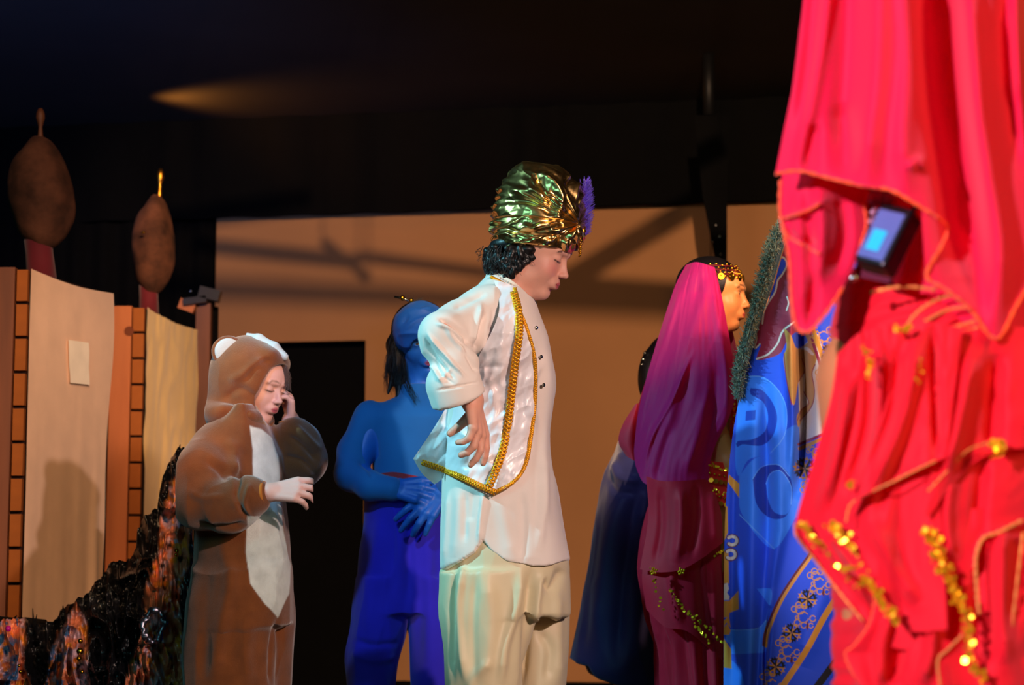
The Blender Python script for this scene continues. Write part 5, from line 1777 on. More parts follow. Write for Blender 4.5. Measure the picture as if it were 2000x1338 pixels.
def cape_print(px, py, u, v_):
    col = np.tile(L3(CO['blue']), (len(px), 1))
    def put(m, c, a=1.0):
        m = (np.clip(m, 0, 1) * a)[:, None]
        col[:] = col * (1 - m) + L3(CO[c]) * m
    def near(x0, x1, y0, y1):
        return (px > x0) & (px < x1) & (py > y0) & (py < y1)
    def fill(poly, c, n=0, box=None):
        p = np.array(poly, float)
        if n:
            p = spl(list(poly) + [poly[0]], n)[:-1]
        sel = near(p[:, 0].min() - 4, p[:, 0].max() + 4, p[:, 1].min() - 4, p[:, 1].max() + 4)
        m = np.zeros(len(px)); m[sel] = pmask(px[sel], py[sel], p, .9)
        put(m, c)
    def line(poly, c, wd, n=24):
        p = spl(poly, n) if len(poly) > 2 else np.array(poly, float)
        sel = near(p[:, 0].min() - wd - 3, p[:, 0].max() + wd + 3, p[:, 1].min() - wd - 3, p[:, 1].max() + wd + 3)
        m = np.zeros(len(px)); m[sel] = smask(px[sel], py[sel], p, wd, .7)
        put(m, c)
    # tone-on-tone swirls
    a1 = [(1455, 735), (1490, 737), (1520, 762), (1536, 800), (1532, 850), (1505, 885), (1462, 898), (1444, 930), (1436, 900), (1440, 800), (1446, 755)]
    fill(a1, 'light', 60)
    fill([(1466, 758), (1488, 762), (1508, 785), (1518, 815), (1510, 850), (1488, 870), (1450, 868), (1440, 874), (1440, 862), (1470, 858), (1494, 842), (1500, 812), (1490, 785), (1466, 770)], 'dark', 60)
    fill([(1457, 803), (1476, 801), (1475, 820), (1456, 822)], 'dark')
    a2 = [(1444, 930), (1470, 898), (1505, 882), (1530, 845), (1556, 830), (1572, 850), (1574, 900), (1572, 1000), (1560, 1050), (1556, 1010), (1510, 1072), (1450, 1006), (1444, 960)]
    fill(a2, 'light', 70)
    fill([(1470, 935), (1488, 912), (1520, 908), (1542, 930), (1548, 970), (1535, 1008), (1505, 1012), (1478, 985)], 'dark', 50)
    fill([(1496, 945), (1505, 925), (1525, 920), (1545, 950), (1545, 985), (1535, 1005), (1512, 1000), (1500, 975)], 'light', 50)
    line([(1444, 1005), (1512, 1072)], 'pale', .8); line(a1[:6], 'pale', .8); line([(1470, 935), (1488, 912), (1520, 908), (1542, 930)], 'pale', .8)
    line([(1496, 945), (1505, 925), (1525, 920), (1545, 950), (1545, 985)], 'pale', .7)
    fill([(1478, 1150), (1506, 1151), (1504, 1182), (1492, 1168)], 'light', 20)
    fill([(1420, 1232), (1478, 1228), (1497, 1212), (1498, 1268), (1470, 1276), (1420, 1276), (1428, 1262), (1418, 1250)], 'light', 40)
    fill([(1413, 1290), (1425, 1288), (1440, 1300), (1452, 1330), (1456, 1400), (1413, 1400)], 'light', 30)
    fill([(1413, 1450), (1470, 1440), (1490, 1500), (1440, 1540), (1413, 1530)], 'light', 30)
    line([(1425, 1231), (1478, 1228), (1497, 1212)], 'pale', .7)
    # maroon flame with cream outline at the top
    mr = [(1538, 462), (1566, 486), (1572, 560), (1566, 640), (1552, 650), (1536, 668), (1524, 690), (1500, 700), (1478, 702), (1484, 680), (1486, 672), (1476, 682), (1472, 676), (1480, 640), (1505, 560), (1530, 490)]
    fill(mr, 'maroon', 90)
    line([(1566, 620), (1544, 634), (1528, 648), (1518, 672), (1500, 692), (1478, 701)], 'cream', 1.7)
    line([(1474, 640), (1478, 660), (1474, 680), (1484, 672)], 'cream', 1.3)
    fill([(1526, 504), (1536, 512), (1532, 528), (1518, 545), (1512, 570), (1502, 590), (1500, 575), (1508, 545), (1514, 515)], 'blue', 40)
    line([(1510, 530), (1517, 506), (1530, 503), (1537, 516), (1528, 536), (1519, 548), (1514, 570), (1500, 592), (1492, 610), (1489, 632)], 'cream', 1.6, 50)
    line([(1537, 580), (1540, 592), (1536, 606)], 'cream', 1.4)
    line([(1530, 462), (1548, 470), (1570, 492)], 'gold', 2.2)
    # plain cream field, tan ribbon forms
    fill([(1558, 690), (1586, 656), (1598, 652), (1632, 770), (1630, 835), (1562, 866)], 'cream')
    fill([(1531, 640), (1545, 655), (1556, 680), (1574, 672), (1590, 660), (1596, 690), (1592, 712), (1586, 730), (1590, 760), (1588, 790), (1570, 812), (1560, 835), (1556, 815), (1564, 800), (1578, 786), (1572, 765), (1572, 730), (1560, 745), (1552, 790), (1544, 780), (1536, 740), (1530, 700), (1536, 676)], 'tan', 110)
    line([(1570, 765), (1580, 788), (1566, 800), (1557, 822)], 'maroon', .9); line([(1592, 712), (1586, 730), (1591, 765), (1584, 796), (1562, 822)], 'maroon', .9)
    line([(1531, 690), (1536, 740), (1546, 790)], 'maroon', .9); line([(1566, 700), (1572, 722), (1560, 745)], 'maroon', .9)
    fill([(1566, 676), (1580, 680), (1590, 692), (1586, 694), (1574, 684), (1564, 682)], 'cream', 20)
    # frame lines of the field
    line([(1578, 640), (1628, 790)], 'maroon', 3.0); line([(1587, 640), (1636, 785)], 'gold', 4.2); line([(1570, 640), (1582, 668)], 'gold', 3.5)
    line([(1560, 868), (1632, 838)], 'maroon', 2.6); line([(1562, 876), (1634, 845)], 'gold', 3.6)
    # slanting border band
    L1 = [(1620, 1030), (1592, 1076), (1552, 1132), (1524, 1178), (1500, 1236), (1496, 1262)]
    line([(x - 5, y - 2) for x, y in L1], 'deep', 2.4); line(L1, 'gold', 3.0)
    L2 = [(1690, 1072), (1650, 1142), (1610, 1205), (1575, 1270), (1530, 1338), (1490, 1400)]
    line(L2, 'gold', 6.0)
    def scroll(c, a, s=1.0):
        for (x, y, r) in ((-20, -10, 6), (-10, -16, 6), (-22, 2, 6), (-12, -4, 9), (3, 4, 11), (20, -6, 6), (14, 16, 6), (26, 8, 5), (0, 20, 6), (-6, 12, 4)):
            p = rotp([(x, y)], c, a, s)[0]
            an = np.linspace(.3, 5.6, 12)
            line([(p[0] + r * s * math.cos(t), p[1] + r * s * math.sin(t)) for t in an], 'gold', 1.0, 16)
        fill(rotp([(14, 4), (22, 10), (28, 20), (20, 17)], c, a, s), 'deep')
    def star(c, a, s=1.0):
        for k in range(4):
            fill(rotp([(0, 0), (-8, -19), (-3, -17), (0, -22), (3, -17), (8, -19)], c, a + 90 * k, s), 'gold')
            fill(rotp([(0, -7), (-3.5, -15), (3.5, -15)], c, a + 90 * k, s), 'blue')
            fill(rotp([(0, 0), (-9, -16), (-5, -16), (-3, -21), (0, -17), (3, -21), (5, -16), (9, -16)], c, a + 45 + 90 * k, s), 'black')
            fill(rotp([(0, -7), (-3, -13), (3, -13)], c, a + 45 + 90 * k, s), 'blue')
    for k in range(6):
        scroll((1600 - 31 * k, 1135 + 66 * k), 38, .95)
        star((1577 - 31 * k, 1170 + 66 * k), 30, .95)
    scroll((1605, 655), -20, .9); scroll((1618, 730), -20, .9); star((1620, 690), 10, .9)
    star((1572, 915), 10, 1.1); star((1610, 892), 10, 1.0); scroll((1588, 955), 0, .9); scroll((1592, 880), 0, .6)
    # black slanting lines
    line([(1730, 1172), (1700, 1212), (1650, 1270), (1604, 1330), (1560, 1390)], 'black', 7)
    line([(1722, 1230), (1690, 1290), (1676, 1345), (1660, 1420)], 'black', 12)
    # part-hidden lettering down the left edge
    fill([(1424, 927), (1444, 945), (1444, 973), (1421, 940)], 'gold')
    fill([(1413, 985), (1421, 990), (1422, 1040), (1413, 1060)], 'gold')
    fill([(1413, 1076), (1423, 1080), (1424, 1140), (1413, 1140)], 'gold')
    for (x, y, r) in ((1430, 1056, 9), (1427, 1083, 9)):
        an = np.linspace(-2.4, 2.3, 14)
        line([(x + (r + 1) * math.cos(t), y + r * math.sin(t)) for t in an], 'deep', 4.2, 30)
        line([(x + r * math.cos(t), y + r * .9 * math.sin(t)) for t in an], 'cream', 3.0, 30)
    fill([(1413, 1142), (1421, 1138), (1424, 1150), (1420, 1158), (1425, 1165), (1424, 1172), (1413, 1172)], 'cream')
    fill([(1413, 1174), (1424, 1174), (1442, 1154), (1443, 1190), (1425, 1197), (1424, 1206), (1413, 1206)], 'gold')
    fill([(1413, 1212), (1424, 1204), (1427, 1226), (1419, 1216), (1413, 1226)], 'gold'); fill([(1413, 1226), (1421, 1218), (1427, 1232), (1424, 1240), (1413, 1240)], 'gold')
    fill([(1413, 1246), (1428, 1268), (1429, 1306), (1413, 1304)], 'gold')
    fill([(1413, 1340), (1428, 1352), (1428, 1400), (1413, 1400)], 'gold')
    return col


M['cape'] = fabric('printed_blue_satin', attr=True, rough=.6, sheen=.1, bump=.05, scale=700, spec=.3, vary=.02)
cfold = [([(1570, 560), (1566, 650), (1572, 760), (1568, 880), (1560, 960)], 12, -.12), ([(1550, 560), (1546, 720), (1550, 850), (1544, 960)], 13, .030), ([(1596, 640), (1602, 760), (1606, 900)], 18, .030),
         ([(1474, 760), (1470, 900), (1466, 1100), (1462, 1338), (1462, 1500)], 16, .028), ([(1516, 740), (1522, 900), (1524, 1050), (1500, 1150), (1490, 1500)], 14, .022),
         ([(1496, 760), (1498, 900), (1498, 1100), (1480, 1338), (1478, 1500)], 10, -.024), ([(1504, 1190), (1496, 1270), (1495, 1338), (1495, 1500)], 5, -.04),
         ([(1438, 860), (1434, 1000), (1430, 1338)], 9, -.016), ([(1645, 1080), (1600, 1180), (1560, 1300)], 26, .02), ([(1560, 480), (1545, 560), (1520, 640)], 13, .016), ([(1612, 900), (1600, 1000), (1580, 1080)], 14, -.03)]
sheet('cape', [(1538, 462), (1600, 430), (1700, 432), (1760, 500)], [(1413, 1545), (1520, 1560), (1640, 1560), (1760, 1545)], [(1538, 462), (1510, 560), (1478, 650), (1452, 745), (1434, 830), (1422, 930), (1415, 1050), (1413, 1338), (1413, 1545)],
      [(1760, 500), (1765, 900), (1762, 1300), (1760, 1545)], lambda x, y, u, v_: YN + .06 - .10 * np.sin(u * PI) - .02 * v_, M['cape'], cape, 340, 820, cfold, cape_print)
# dark rolled edge and tinsel fringe down the front edge
ed = spl([(1545, 445), (1530, 478), (1510, 545), (1486, 620), (1465, 690), (1446, 752)], 60)
b = Bag(); b.tube(P(ed[:, 0] - 5, ed[:, 1], YN + .045), .009, 8); b.build('dark_edging', fabric('dark_teal_edging', '16323a', rough=.6), cape)
r6 = np.random.default_rng(21)
b = Bag()
cols = []
tcs = [L3(x) for x in ('6a7d6c', '8d9a84', '4a5a50', '3f6a66', '7f846a', '5a6a5c')]
ed2 = spl([(1540, 420), (1516, 470), (1496, 540), (1474, 610), (1458, 670), (1444, 730), (1440, 770)], 400)
for i in range(9000):
    t_ = r6.integers(0, 399)
    c = ed2[t_]
    wl = np.interp(c[1], [420, 470, 540, 620, 700, 770], [10, 24, 23, 13, 19, 13])
    ox = -r6.beta(1.6, 2.2) * wl * 1.2 + 8
    p0 = P(c[0] + ox * .5, c[1] + r6.normal(0, 5), YN + .03 + r6.normal(0, .014))
    d = r6.normal(0, 1, 3) * [1, .7, 1]; d /= np.linalg.norm(d)
    L_ = r6.uniform(.006, .014)
    a_ = np.cross(d, [0, 1, 0]) * .0008
    p1 = P(c[0] + ox, c[1] + r6.normal(0, 7), YN + .03 + r6.normal(0, .016)) + d * L_
    b.add([p0 - a_, p0 + a_, p1 + a_, p1 - a_], [(0, 1, 2, 3)])
    cols += [tcs[r6.integers(0, 6)] * r6.uniform(.6, 1.2)] * 4
b.build('tinsel_fringe', fabric('tinsel', attr=True, rough=.6, sheen=.2, bump=0, metal=.1, vary=0), cape, False, col=np.array(cols), kind='stuff')

# ================================================================== red dancer in the foreground
YF = 2.5
pf = lambda x, y, dy=0.0: P(x, y, YF + dy)
foot = pf(1850, 1338); foot[2] = 0
dancer = thing('person', 'person in the foreground at the right edge in coral red veil and gold-sequinned layered skirt', 'person', foot)
cx = pf(1850, 800)[0]
HC = np.array([cx - .01, YF, 1.50]); HR = frame(196, 0); HH = .215
v = Vol((cx - .36, YF - .26, 0), (cx + .36, YF + .24, 1.66), .005)
head(v, HC, HR, HH)
v.cone(HC + HR @ (np.array([0, -.12, -.25]) * HH), (cx + .01, YF, 1.30), .048, .052, .03)
v.loft([(.72, cx, YF, .115, .10), (.80, cx, YF, .12, .10), (.88, cx, YF, .105, .09), (.96, cx, YF, .09, .08), (1.06, cx, YF, .12, .10), (1.18, cx, YF, .14, .11), (1.27, cx, YF, .15, .08), (1.32, cx, YF, .06, .05)], .02)
for s_ in (-1, 1):
    x = cx + s_ * .108
    v.chain([(x, YF, 1.26), (x + s_ * .005, YF - .02, 1.08), (x + s_ * -.05, YF + .12, 1.18)], [.042, .034, .024], .02)
    hand(v, (x - s_ * .05, YF + .12, 1.18), basis((-s_ * .5, .3, .8), (0, -1, .2)), .165, side=s_)
    x = cx + s_ * .075
    v.chain([(x, YF, .75), (x, YF, .43), (x, YF, .07)], [.085, .055, .036], .02)
    shoe(dancer, x, YF, M['shoe'], 15, .22)
body_mesh(v, dancer, M['skin_v'], HC, HR, HH, 'c98652', 'b2403c')
eyeballs(dancer, HC, HR, HH)
v = Vol((cx - .24, YF - .2, .90), (cx + .24, YF + .2, 1.36), .005)
v.loft([(1.00, cx, YF, .128, .108), (1.06, cx, YF, .130, .112), (1.18, cx, YF, .150, .125), (1.27, cx, YF, .156, .092), (1.325, cx, YF, .075, .06)], .02)
for s_ in (-1, 1):
    v.cone((cx + s_ * .112, YF, 1.255), (cx + s_ * .112, YF - .012, 1.14), .050, .046, .02)
sdf_cloth('bodice', v, fabric('scarlet_bodice', 'c8102c', rough=.6), dancer, (), ((9, 9, 5, .003, 130),))
v = Vol(HC - .16, HC + .16, .005); v.ell(HC + [0, .02, .03], (.085, .098, .085)); q = lambda x, y, z: HC + HR @ (np.array([x, y, z]) * HH)
v.ell(q(0, .52, -.12), np.array([.55, .38, .37]) * HH, HR, .015, True)
vv, ff = v.mesh(); mk('hair', vv, outward(vv, ff), M['hair2'], dancer)
VEILCAP = (HC.copy(), HR.copy())

M['coral'] = fabric('coral_chiffon_veil', 'f41248', rough=.7, sheen=.25, bump=.03, trans=.25, vary=.03, tcol='ff0828', vscale=6)
M['coral2'] = fabric('coral_skirt_cloth', 'f40c26', rough=.7, sheen=.2, bump=.03, trans=.2, vary=.03, tcol='ff0c10', vscale=6)
M['hem'] = fabric('orange_hem_thread', 'ff5a1c', rough=.5, sheen=.3, bump=0, vary=.2)
M['goldhem'] = fabric('gold_thread_line', 'e08a3a', rough=.45, sheen=.2, bump=0, vary=.3, metal=.2)
hd = [(1515, 340), (1560, 334), (1620, 348), (1680, 362), (1740, 372), (1790, 400), (1835, 428), (1850, 446), (1838, 482), (1814, 522), (1812, 545), (1850, 568), (1896, 606), (1945, 662), (1984, 600), (2012, 556), (2060, 520)]
vl = [(1577, -420), (1572, -60), (1562, 60), (1548, 170), (1530, 262), (1515, 340)]
vr = [(1990, -420), (1984, -60), (1990, 120), (2003, 300), (2030, 420), (2060, 520)]
VY = lambda x, y, u, v_: YF - .165 - .07 * np.sin(np.clip((x - 1510) / 520, 0, 1) * PI) - .01 * v_
vfl = [([(1625, -100), (1610, 60), (1585, 200), (1560, 330)], 12, .014), ([(1660, -100), (1655, 100), (1648, 220), (1640, 340)], 26, -.020), ([(1600, -100), (1580, 120), (1562, 260)], 14, -.010),
       ([(1590, 240), (1582, 300), (1580, 335)], 14, -.014), ([(1720, -100), (1715, 120), (1700, 260), (1688, 360)], 26, .022), ([(1765, -100), (1775, 120), (1765, 260), (1770, 380)], 24, .018),
       ([(1815, -100), (1830, 120), (1850, 280), (1870, 420), (1880, 540)], 30, -.065), ([(1850, -100), (1868, 150), (1890, 330), (1905, 480), (1915, 600)], 24, -.040), ([(1890, -100), (1905, 150), (1930, 330), (1955, 480), (1948, 640)], 24, .030),
       ([(1960, -100), (1968, 150), (1985, 330)], 18, -.022), ([(1980, 0), (1990, 200)], 10, .012), ([(1775, 330), (1795, 315), (1808, 330)], 10, .012), ([(1640, 200), (1660, 280), (1650, 350)], 20, -.012)]


def on(fn, pts, folds, o=.003, bx=None):
    p = np.array(pts, float)
    x, y = p[:, 0], p[:, 1]
    return P(x, y, fn(x, y, np.clip((x - 1515) / 500, 0, 1), np.clip((y + 100) / 650, 0, 1)) - creases(x, y, folds) - o)


# the veil over the crown of the head, from which the long cloth hangs down the back
hc_, hr_ = VEILCAP
v = Vol(hc_ - .2, hc_ + .2, .004)
v.ell(hc_ + np.array([0, -.002, .035]), (.098, .112, .096)); v.cone(hc_ + [0, -.07, .02], hc_ + [0, -.10, -.16], .085, .10, .03)
v.ell(hc_ + hr_ @ np.array([0, .50 * HH, -.14 * HH]), np.array([.62, .42, .44]) * HH, hr_, .01, True)
v.ell(hc_ + np.array([0, .03, -.16]), (.16, .10, .12), None, .02, True)
sdf_cloth('veil_crown', v, M['coral'], dancer, (), ((12, 12, 5, .003, 131),))
sheet('veil', [(1690, -600), (1760, -640), (1860, -640), (1930, -600)], hd, [(1690, -600), (1620, -470), (1592, -300), (1580, -140), (1569, 0)] + vl[2:], [(1930, -600), (1975, -420)] + vr[1:], VY, M['coral'], dancer, 220, 260, vfl,
      extra=lambda x, y, u, v_: .006 * fbm(np.stack([u * 7, v_ * 2.5, 0 * u], 1), 111))


def hemline(name, fn, pts, folds, r=.0022, o=.002, mat='hem', lab=None):
    p = spl(pts, len(pts) * 7)
    V = on(fn, p, folds, o)
    b = Bag(); b.tube(V, r * (1 + .35 * np.sin(np.arange(len(V)) * 1.9)), 6)
    return b.build(name, M[mat], dancer, label=lab)


hemline('veil_hem', VY, hd, vfl, .0018)
VY2 = lambda x, y, u, v_: YF - .115 - .03 * np.sin(np.clip((x - 1520) / 180, 0, 1) * PI)
h2 = [(1557, 641), (1580, 648), (1600, 628), (1622, 600), (1648, 560)]
f2 = [([(1600, 360), (1605, 460), (1590, 560)], 16, .016), ([(1640, 370), (1650, 460), (1630, 540)], 14, -.014), ([(1560, 370), (1562, 480), (1566, 620)], 12, .012), ([(1580, 440), (1590, 540), (1580, 640)], 9, -.012),
      ([(1530, 425), (1570, 415), (1605, 395)], 6, .010), ([(1535, 450), (1560, 470), (1600, 480)], 8, -.008)]
sheet('veil_underlayer', [(1528, 335), (1600, 342), (1704, 362)], h2, [(1528, 335), (1524, 420), (1540, 500), (1546, 590), (1557, 641)], [(1704, 362), (1694, 430), (1672, 510), (1648, 560)], VY2, M['coral'], dancer, 80, 110, f2)
hemline('veil_hem', VY2, [(1524, 352), (1524, 420), (1540, 500), (1546, 590), (1557, 641)] + h2[1:], f2, .0018)
hemline('veil_hem', VY2, [(1526, 428), (1560, 418), (1585, 408), (1600, 398)], f2, .0016, .004)
hemline('veil_hem', VY2, [(1526, 432), (1540, 462), (1575, 482), (1600, 496)], f2, .0014, .004)
hemline('veil_hem', VY2, [(1694, 375), (1688, 400), (1692, 440), (1680, 480)], f2, .0014, .004)
VY3 = lambda x, y, u, v_: YF - .125 - .03 * np.sin(np.clip((x - 1740) / 300, 0, 1) * PI)
sheet('veil_underlayer', [(1745, 360), (1850, 370), (2050, 360)], [(1745, 565), (1830, 585), (1900, 640), (2050, 640)], [(1745, 360), (1740, 460), (1745, 565)], [(2050, 360), (2055, 640)], VY3, M['coral'], dancer, 80, 60,
      [([(1790, 420), (1800, 480), (1790, 550)], 14, .014), ([(1830, 430), (1830, 500), (1860, 580)], 12, -.014)])
hemline('veil_hem', VY3, [(1850, 446), (1838, 482), (1816, 520), (1810, 545)], [], .0018, .012)

# hips and the layered skirt
shell('skirt', [(505, 1700, 2010, .105), (530, 1668, 2040, .115), (560, 1646, 2060, .125), (620, 1626, 2080, .140), (690, 1622, 2090, .150), (760, 1630, 2100, .155), (860, 1632, 2105, .160), (1000, 1640, 2110, .165), (1200, 1640, 2120, .17), (1500, 1630, 2130, .19), (1940, 1610, 2150, .22)],
      M['coral2'], dancer, 260, 260, YF, lambda V, px, py, th, n: (.006 * np.sin(th * 7 + 2 * fbm(np.stack([th, py / 200, 0 * th], 1), 97)) * sstep(800, 1100, py) + .003 * ridge(np.stack([px / 40 + py / 60, py / 30, 0 * th], 1), 98)))
HX = lambda d: (lambda x, y, u, v_: YF + .0 - d - .15 * np.sqrt(np.clip(1 - ((x - 1855) / 330) ** 2, .02, 1)))


def panel(name, top_, bot_, lf, rt_, d, folds, seed, nu=110, nv=160, wav=.008):
    fn = HX(d)
    sheet(name, top_, bot_, lf, rt_, fn, M['coral2'], dancer, nu, nv, folds, extra=lambda x, y, u, v_: wav * np.sin(u * 9 + seed) * v_ + .006 * fbm(np.stack([u * 4, v_ * 2, 0 * u], 1), seed))
    return fn


# tail pieces first, then upper layers overlapping them
fA = panel('skirt_panel', [(1740, 1060), (1800, 1050), (1880, 1050)], [(1690, 1420), (1760, 1430), (1900, 1420)], [(1740, 1060), (1712, 1150), (1700, 1215), (1668, 1262), (1652, 1276), (1664, 1310), (1690, 1360), (1690, 1420)], [(1880, 1050), (1900, 1200), (1900, 1420)], .03,
           [([(1740, 1200), (1725, 1260), (1720, 1338)], 10, .016), ([(1770, 1180), (1760, 1260), (1740, 1338)], 12, -.018), ([(1820, 1180), (1822, 1260), (1800, 1338)], 12, .016)], 121)
fB = panel('skirt_panel', [(1860, 1000), (1940, 990), (2060, 980)], [(1855, 1430), (1960, 1440), (2060, 1430)], [(1860, 1000), (1880, 1150), (1870, 1250), (1830, 1290), (1855, 1430)], [(2060, 980), (2060, 1430)], .04,
           [([(1920, 1050), (1915, 1150), (1925, 1300)], 14, -.02), ([(1960, 1020), (1955, 1150), (1965, 1300)], 16, .018), ([(1990, 1050), (1990, 1200)], 12, -.016)], 122)
fC = panel('skirt_panel', [(1636, 690), (1680, 650), (1730, 640)], [(1553, 1022), (1556, 1048), (1590, 1092), (1640, 1158), (1686, 1214), (1740, 1262), (1790, 1270)], [(1636, 690), (1622, 780), (1594, 880), (1564, 980), (1553, 1022)], [(1730, 640), (1770, 900), (1790, 1270)], .035,
           [([(1660, 720), (1640, 860), (1600, 1000)], 12, .016), ([(1690, 720), (1670, 860), (1625, 1020)], 10, -.018), ([(1625, 1040), (1680, 1120), (1740, 1220)], 14, -.016), ([(1600, 1040), (1650, 1110), (1700, 1180)], 10, .012)], 123)
fD = panel('skirt_panel', [(1684, 668), (1720, 640), (1790, 636)], [(1612, 1022), (1636, 1020), (1665, 1062), (1700, 1110), (1740, 1170), (1775, 1230), (1850, 1230)], [(1684, 668), (1672, 800), (1645, 920), (1612, 1022)], [(1790, 636), (1830, 900), (1850, 1230)], .055,
           [([(1700, 700), (1696, 820), (1660, 960)], 11, -.016), ([(1720, 680), (1716, 820), (1690, 960)], 10, .016), ([(1745, 700), (1740, 850), (1720, 1000)], 12, -.014), ([(1700, 1020), (1740, 1090), (1790, 1180)], 16, .014)], 124)
fE = panel('skirt_panel', [(1742, 650), (1800, 628), (1880, 640)], [(1652, 1020), (1662, 985), (1700, 962), (1738, 944), (1790, 918), (1828, 900), (1850, 895)], [(1742, 650), (1735, 760), (1700, 880), (1652, 1020)], [(1880, 640), (1862, 780), (1850, 895)], .075,
           [([(1790, 660), (1770, 800), (1710, 950)], 14, .020), ([(1822, 650), (1826, 780), (1830, 890)], 9, -.022), ([(1752, 680), (1742, 800), (1700, 920)], 9, -.012)], 125)
fG = panel('skirt_panel', [(1850, 650), (1930, 640), (2060, 640)], [(1812, 960), (1808, 1010), (1850, 960), (1900, 905), (1960, 880), (2060, 870)], [(1850, 650), (1840, 800), (1812, 960)], [(2060, 640), (2060, 870)], .06,
           [([(1900, 700), (1880, 800), (1850, 920)], 16, .022), ([(1945, 690), (1940, 800), (1935, 890)], 16, -.022), ([(1870, 700), (1858, 800), (1832, 930)], 9, -.012)], 126)
fH = panel('skirt_panel', [(1800, 880), (1900, 860), (2060, 850)], [(1810, 1250), (1840, 1150), (1900, 1110), (1912, 1060), (1950, 1040), (2060, 1010)], [(1800, 880), (1790, 1000), (1810, 1250)], [(2060, 850), (2060, 1010)], .045,
           [([(1860, 920), (1850, 1010), (1860, 1100)], 14, .016), ([(1920, 900), (1910, 1000), (1905, 1060)], 14, -.016)], 127)


def hl(fn, pts, o=.004, r=.0011, mat='goldhem', name='skirt_hem', folds=()):
    p = spl(pts, len(pts) * 8)
    V = P(p[:, 0], p[:, 1], fn(p[:, 0], p[:, 1], 0, 0) - creases(p[:, 0], p[:, 1], folds) - o)
    b = Bag(); b.tube(V, r * (1 + .4 * np.sin(np.arange(len(V)) * 2.1)), 5)
    return b.build(name, M[mat], dancer)


def sq(fn, pts, n, r=.0036, o=.016, jit=.0028):
    p = spl(pts, 40)
    return sequins(P(p[:, 0], p[:, 1], fn(p[:, 0], p[:, 1], 0, 0) - o), int(n * 1.15), jit * .85, r * .72, M['sequin'], dancer)


hl(fC, [(1553, 1022), (1556, 1048), (1590, 1092), (1640, 1158), (1686, 1214)], .008, .0014)
sq(fC, [(1566, 1024), (1582, 1044), (1600, 1064)], 30, .0042, .016, .0026)
sq(fC, [(1606, 1070), (1625, 1090), (1650, 1120), (1672, 1150)], 26, .0026, .014, .004)
sq(fD, [(1618, 1024), (1636, 1034), (1654, 1058), (1668, 1072)], 34, .0046, .018, .003)
sq(fD, [(1640, 1108), (1665, 1112)], 10, .004, .018, .003)
sq(fD, [(1690, 1130), (1706, 1150), (1728, 1182), (1750, 1212)], 46, .0048, .018, .0034)
sq(fD, [(1668, 1075), (1680, 1100), (1692, 1128)], 8, .0025, .016, .004)
sq(fH, [(1808, 1034), (1820, 1052), (1832, 1080), (1842, 1110), (1858, 1140), (1872, 1170), (1886, 1196)], 95, .0046, .020, .0042)
sq(fB, [(1888, 1200), (1892, 1240), (1896, 1290), (1916, 1325), (1922, 1345)], 44, .0044, .022, .004)
sq(fE, [(1690, 680), (1696, 700), (1697, 730)], 20, .0036, .02, .003)
sq(fE, [(1752, 648), (1765, 644), (1778, 640)], 16, .0042, .02, .003)
sq(fE, [(1660, 950), (1668, 946)], 9, .0045, .02, .003)
sq(fE, [(1795, 700), (1797, 745)], 9, .0025, .02, .003)
sq(fG, [(1940, 862), (1950, 866), (1955, 876), (1946, 884), (1948, 876)], 36, .0044, .02, .0035)
hl(fE, [(1652, 1020), (1662, 985), (1700, 962), (1738, 944), (1790, 918), (1828, 900)], .008)
hl(fG, [(1812, 960), (1850, 920), (1890, 880), (1940, 862)], .008)
hl(fH, [(1912, 1200), (1908, 1150), (1906, 1090), (1920, 1052), (1950, 1040), (1998, 1016)], .008, .002)
hl(fB, [(1998, 1040), (1985, 1150), (1972, 1260)], .008, .0016)
hl(fA, [(1712, 1150), (1700, 1215), (1668, 1262), (1652, 1276), (1664, 1310), (1690, 1345)], .004, .0018, 'hem')
hl(fB, [(1880, 1240), (1850, 1270), (1832, 1290), (1836, 1340)], .006, .0016)
for pts in (((1768, 642), (1790, 612), (1830, 586), (1872, 574)), ((1806, 628), (1850, 606), (1890, 600)), ((1806, 650), (1860, 640), (1905, 628)), ((1808, 658), (1870, 650), (1912, 640)), ((1700, 572), (1760, 560), (1830, 566))):
    hl(HX(.012), pts, .006, .0020, 'goldhem', 'gold_stripe')

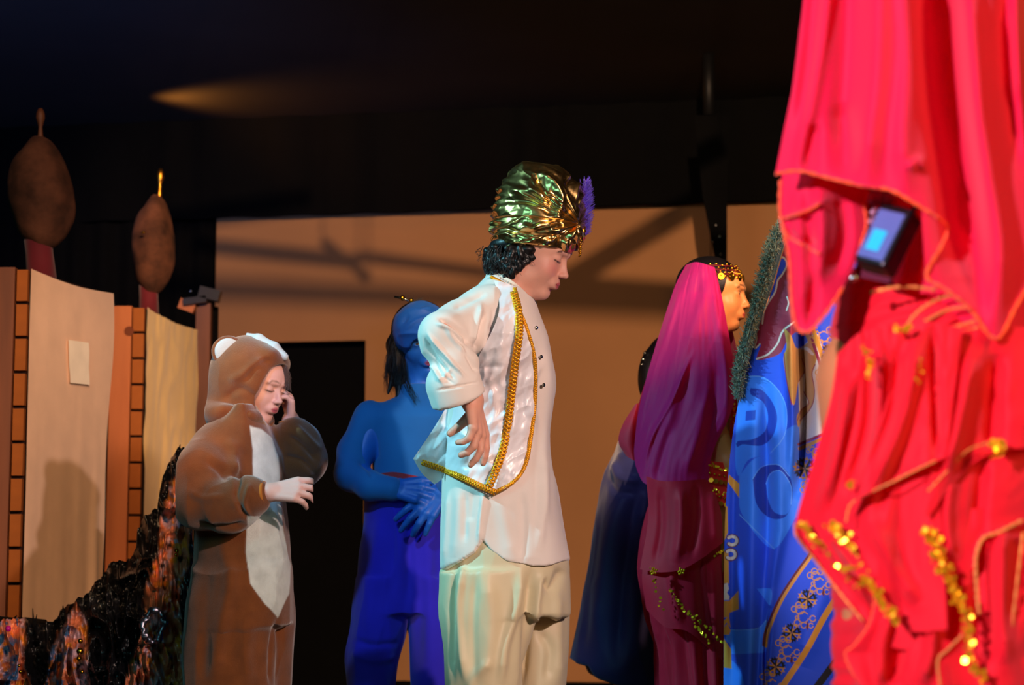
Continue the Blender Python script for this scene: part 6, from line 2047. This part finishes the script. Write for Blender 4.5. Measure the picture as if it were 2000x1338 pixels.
# wireless transmitter clipped at the waist
pk_c = pf(1735, 470, -.185)
tx = thing('transmitter_pack', 'black wireless microphone pack with lit cyan screen clipped at the red dancer\'s waist', 'transmitter', pk_c - [0, 0, .04])
RR = rot('Y', 24) @ rot('Z', -38) @ rot('X', -6)


def tbox(name, c, h, mat, parent=tx, bev=.003):
    bb = Bag(); bb.box((0, 0, 0), h)
    me_v = np.concatenate(bb.v) @ RR.T + pk_c + RR @ np.array(c)
    o = mk(name, me_v, bb.f, mat, parent, False)
    md = o.modifiers.new('bevel', 'BEVEL'); md.width = bev; md.segments = 3
    return o


tbox('pack_body', (0, 0, 0), (.0215, .0165, .039), M['blackplastic'], bev=.005)
tbox('face_plate', (-.001, -.0168, -.002), (.0175, .0012, .031), fabric('blue_lit_plate', '5a6ea8', rough=.25, sheen=0, bump=0), bev=.001)  # bluish light falling on the front is put into this colour
m, nt, bs = mat_new('cyan_screen')
bs.inputs['Base Color'].default_value = (.0, .2, .3, 1); bs.inputs['Emission Color'].default_value = lin('18b8e8'); bs.inputs['Emission Strength'].default_value = .9
tbox('screen', (-.003, -.0185, -.010), (.0085, .0008, .013), m, bev=.0005)
bb = Bag(); a_ = pk_c + RR @ np.array([.012, 0, .036]); bb.tube([a_, a_ + RR @ np.array([0, 0, .05])], .0028, 8); bb.build('antenna', M['blackplastic'], tx)
bb = Bag(); bb.ball(pf(1667, 543, -.19), (.006, .004, .005), 10, 8); bb.build('plug', M['silver'], tx)
# beaded sash glimpsed above the pack
bb = Bag()
for i in range(34):
    bb.ball(pf(1698 + r6.uniform(0, 44), 372 + r6.uniform(0, 62), -.13 + r6.normal(0, .004)), r6.uniform(.002, .005), 7, 5)
bb.build('bead_cluster', fabric('mauve_beads', 'b08aa0', rough=.3), dancer, kind='stuff')
sheet('waist_sash', [(1685, 365), (1780, 365)], [(1670, 540), (1770, 560)], [(1685, 365), (1670, 540)], [(1780, 365), (1770, 560)], lambda x, y, u, v_: YF - .115, fabric('dark_plum_sash', '5a1830', rough=.6), dancer, 14, 20,
      [([(1700, 372), (1712, 420), (1700, 470)], 8, .006), ([(1725, 372), (1728, 420), (1715, 470)], 8, -.006)])
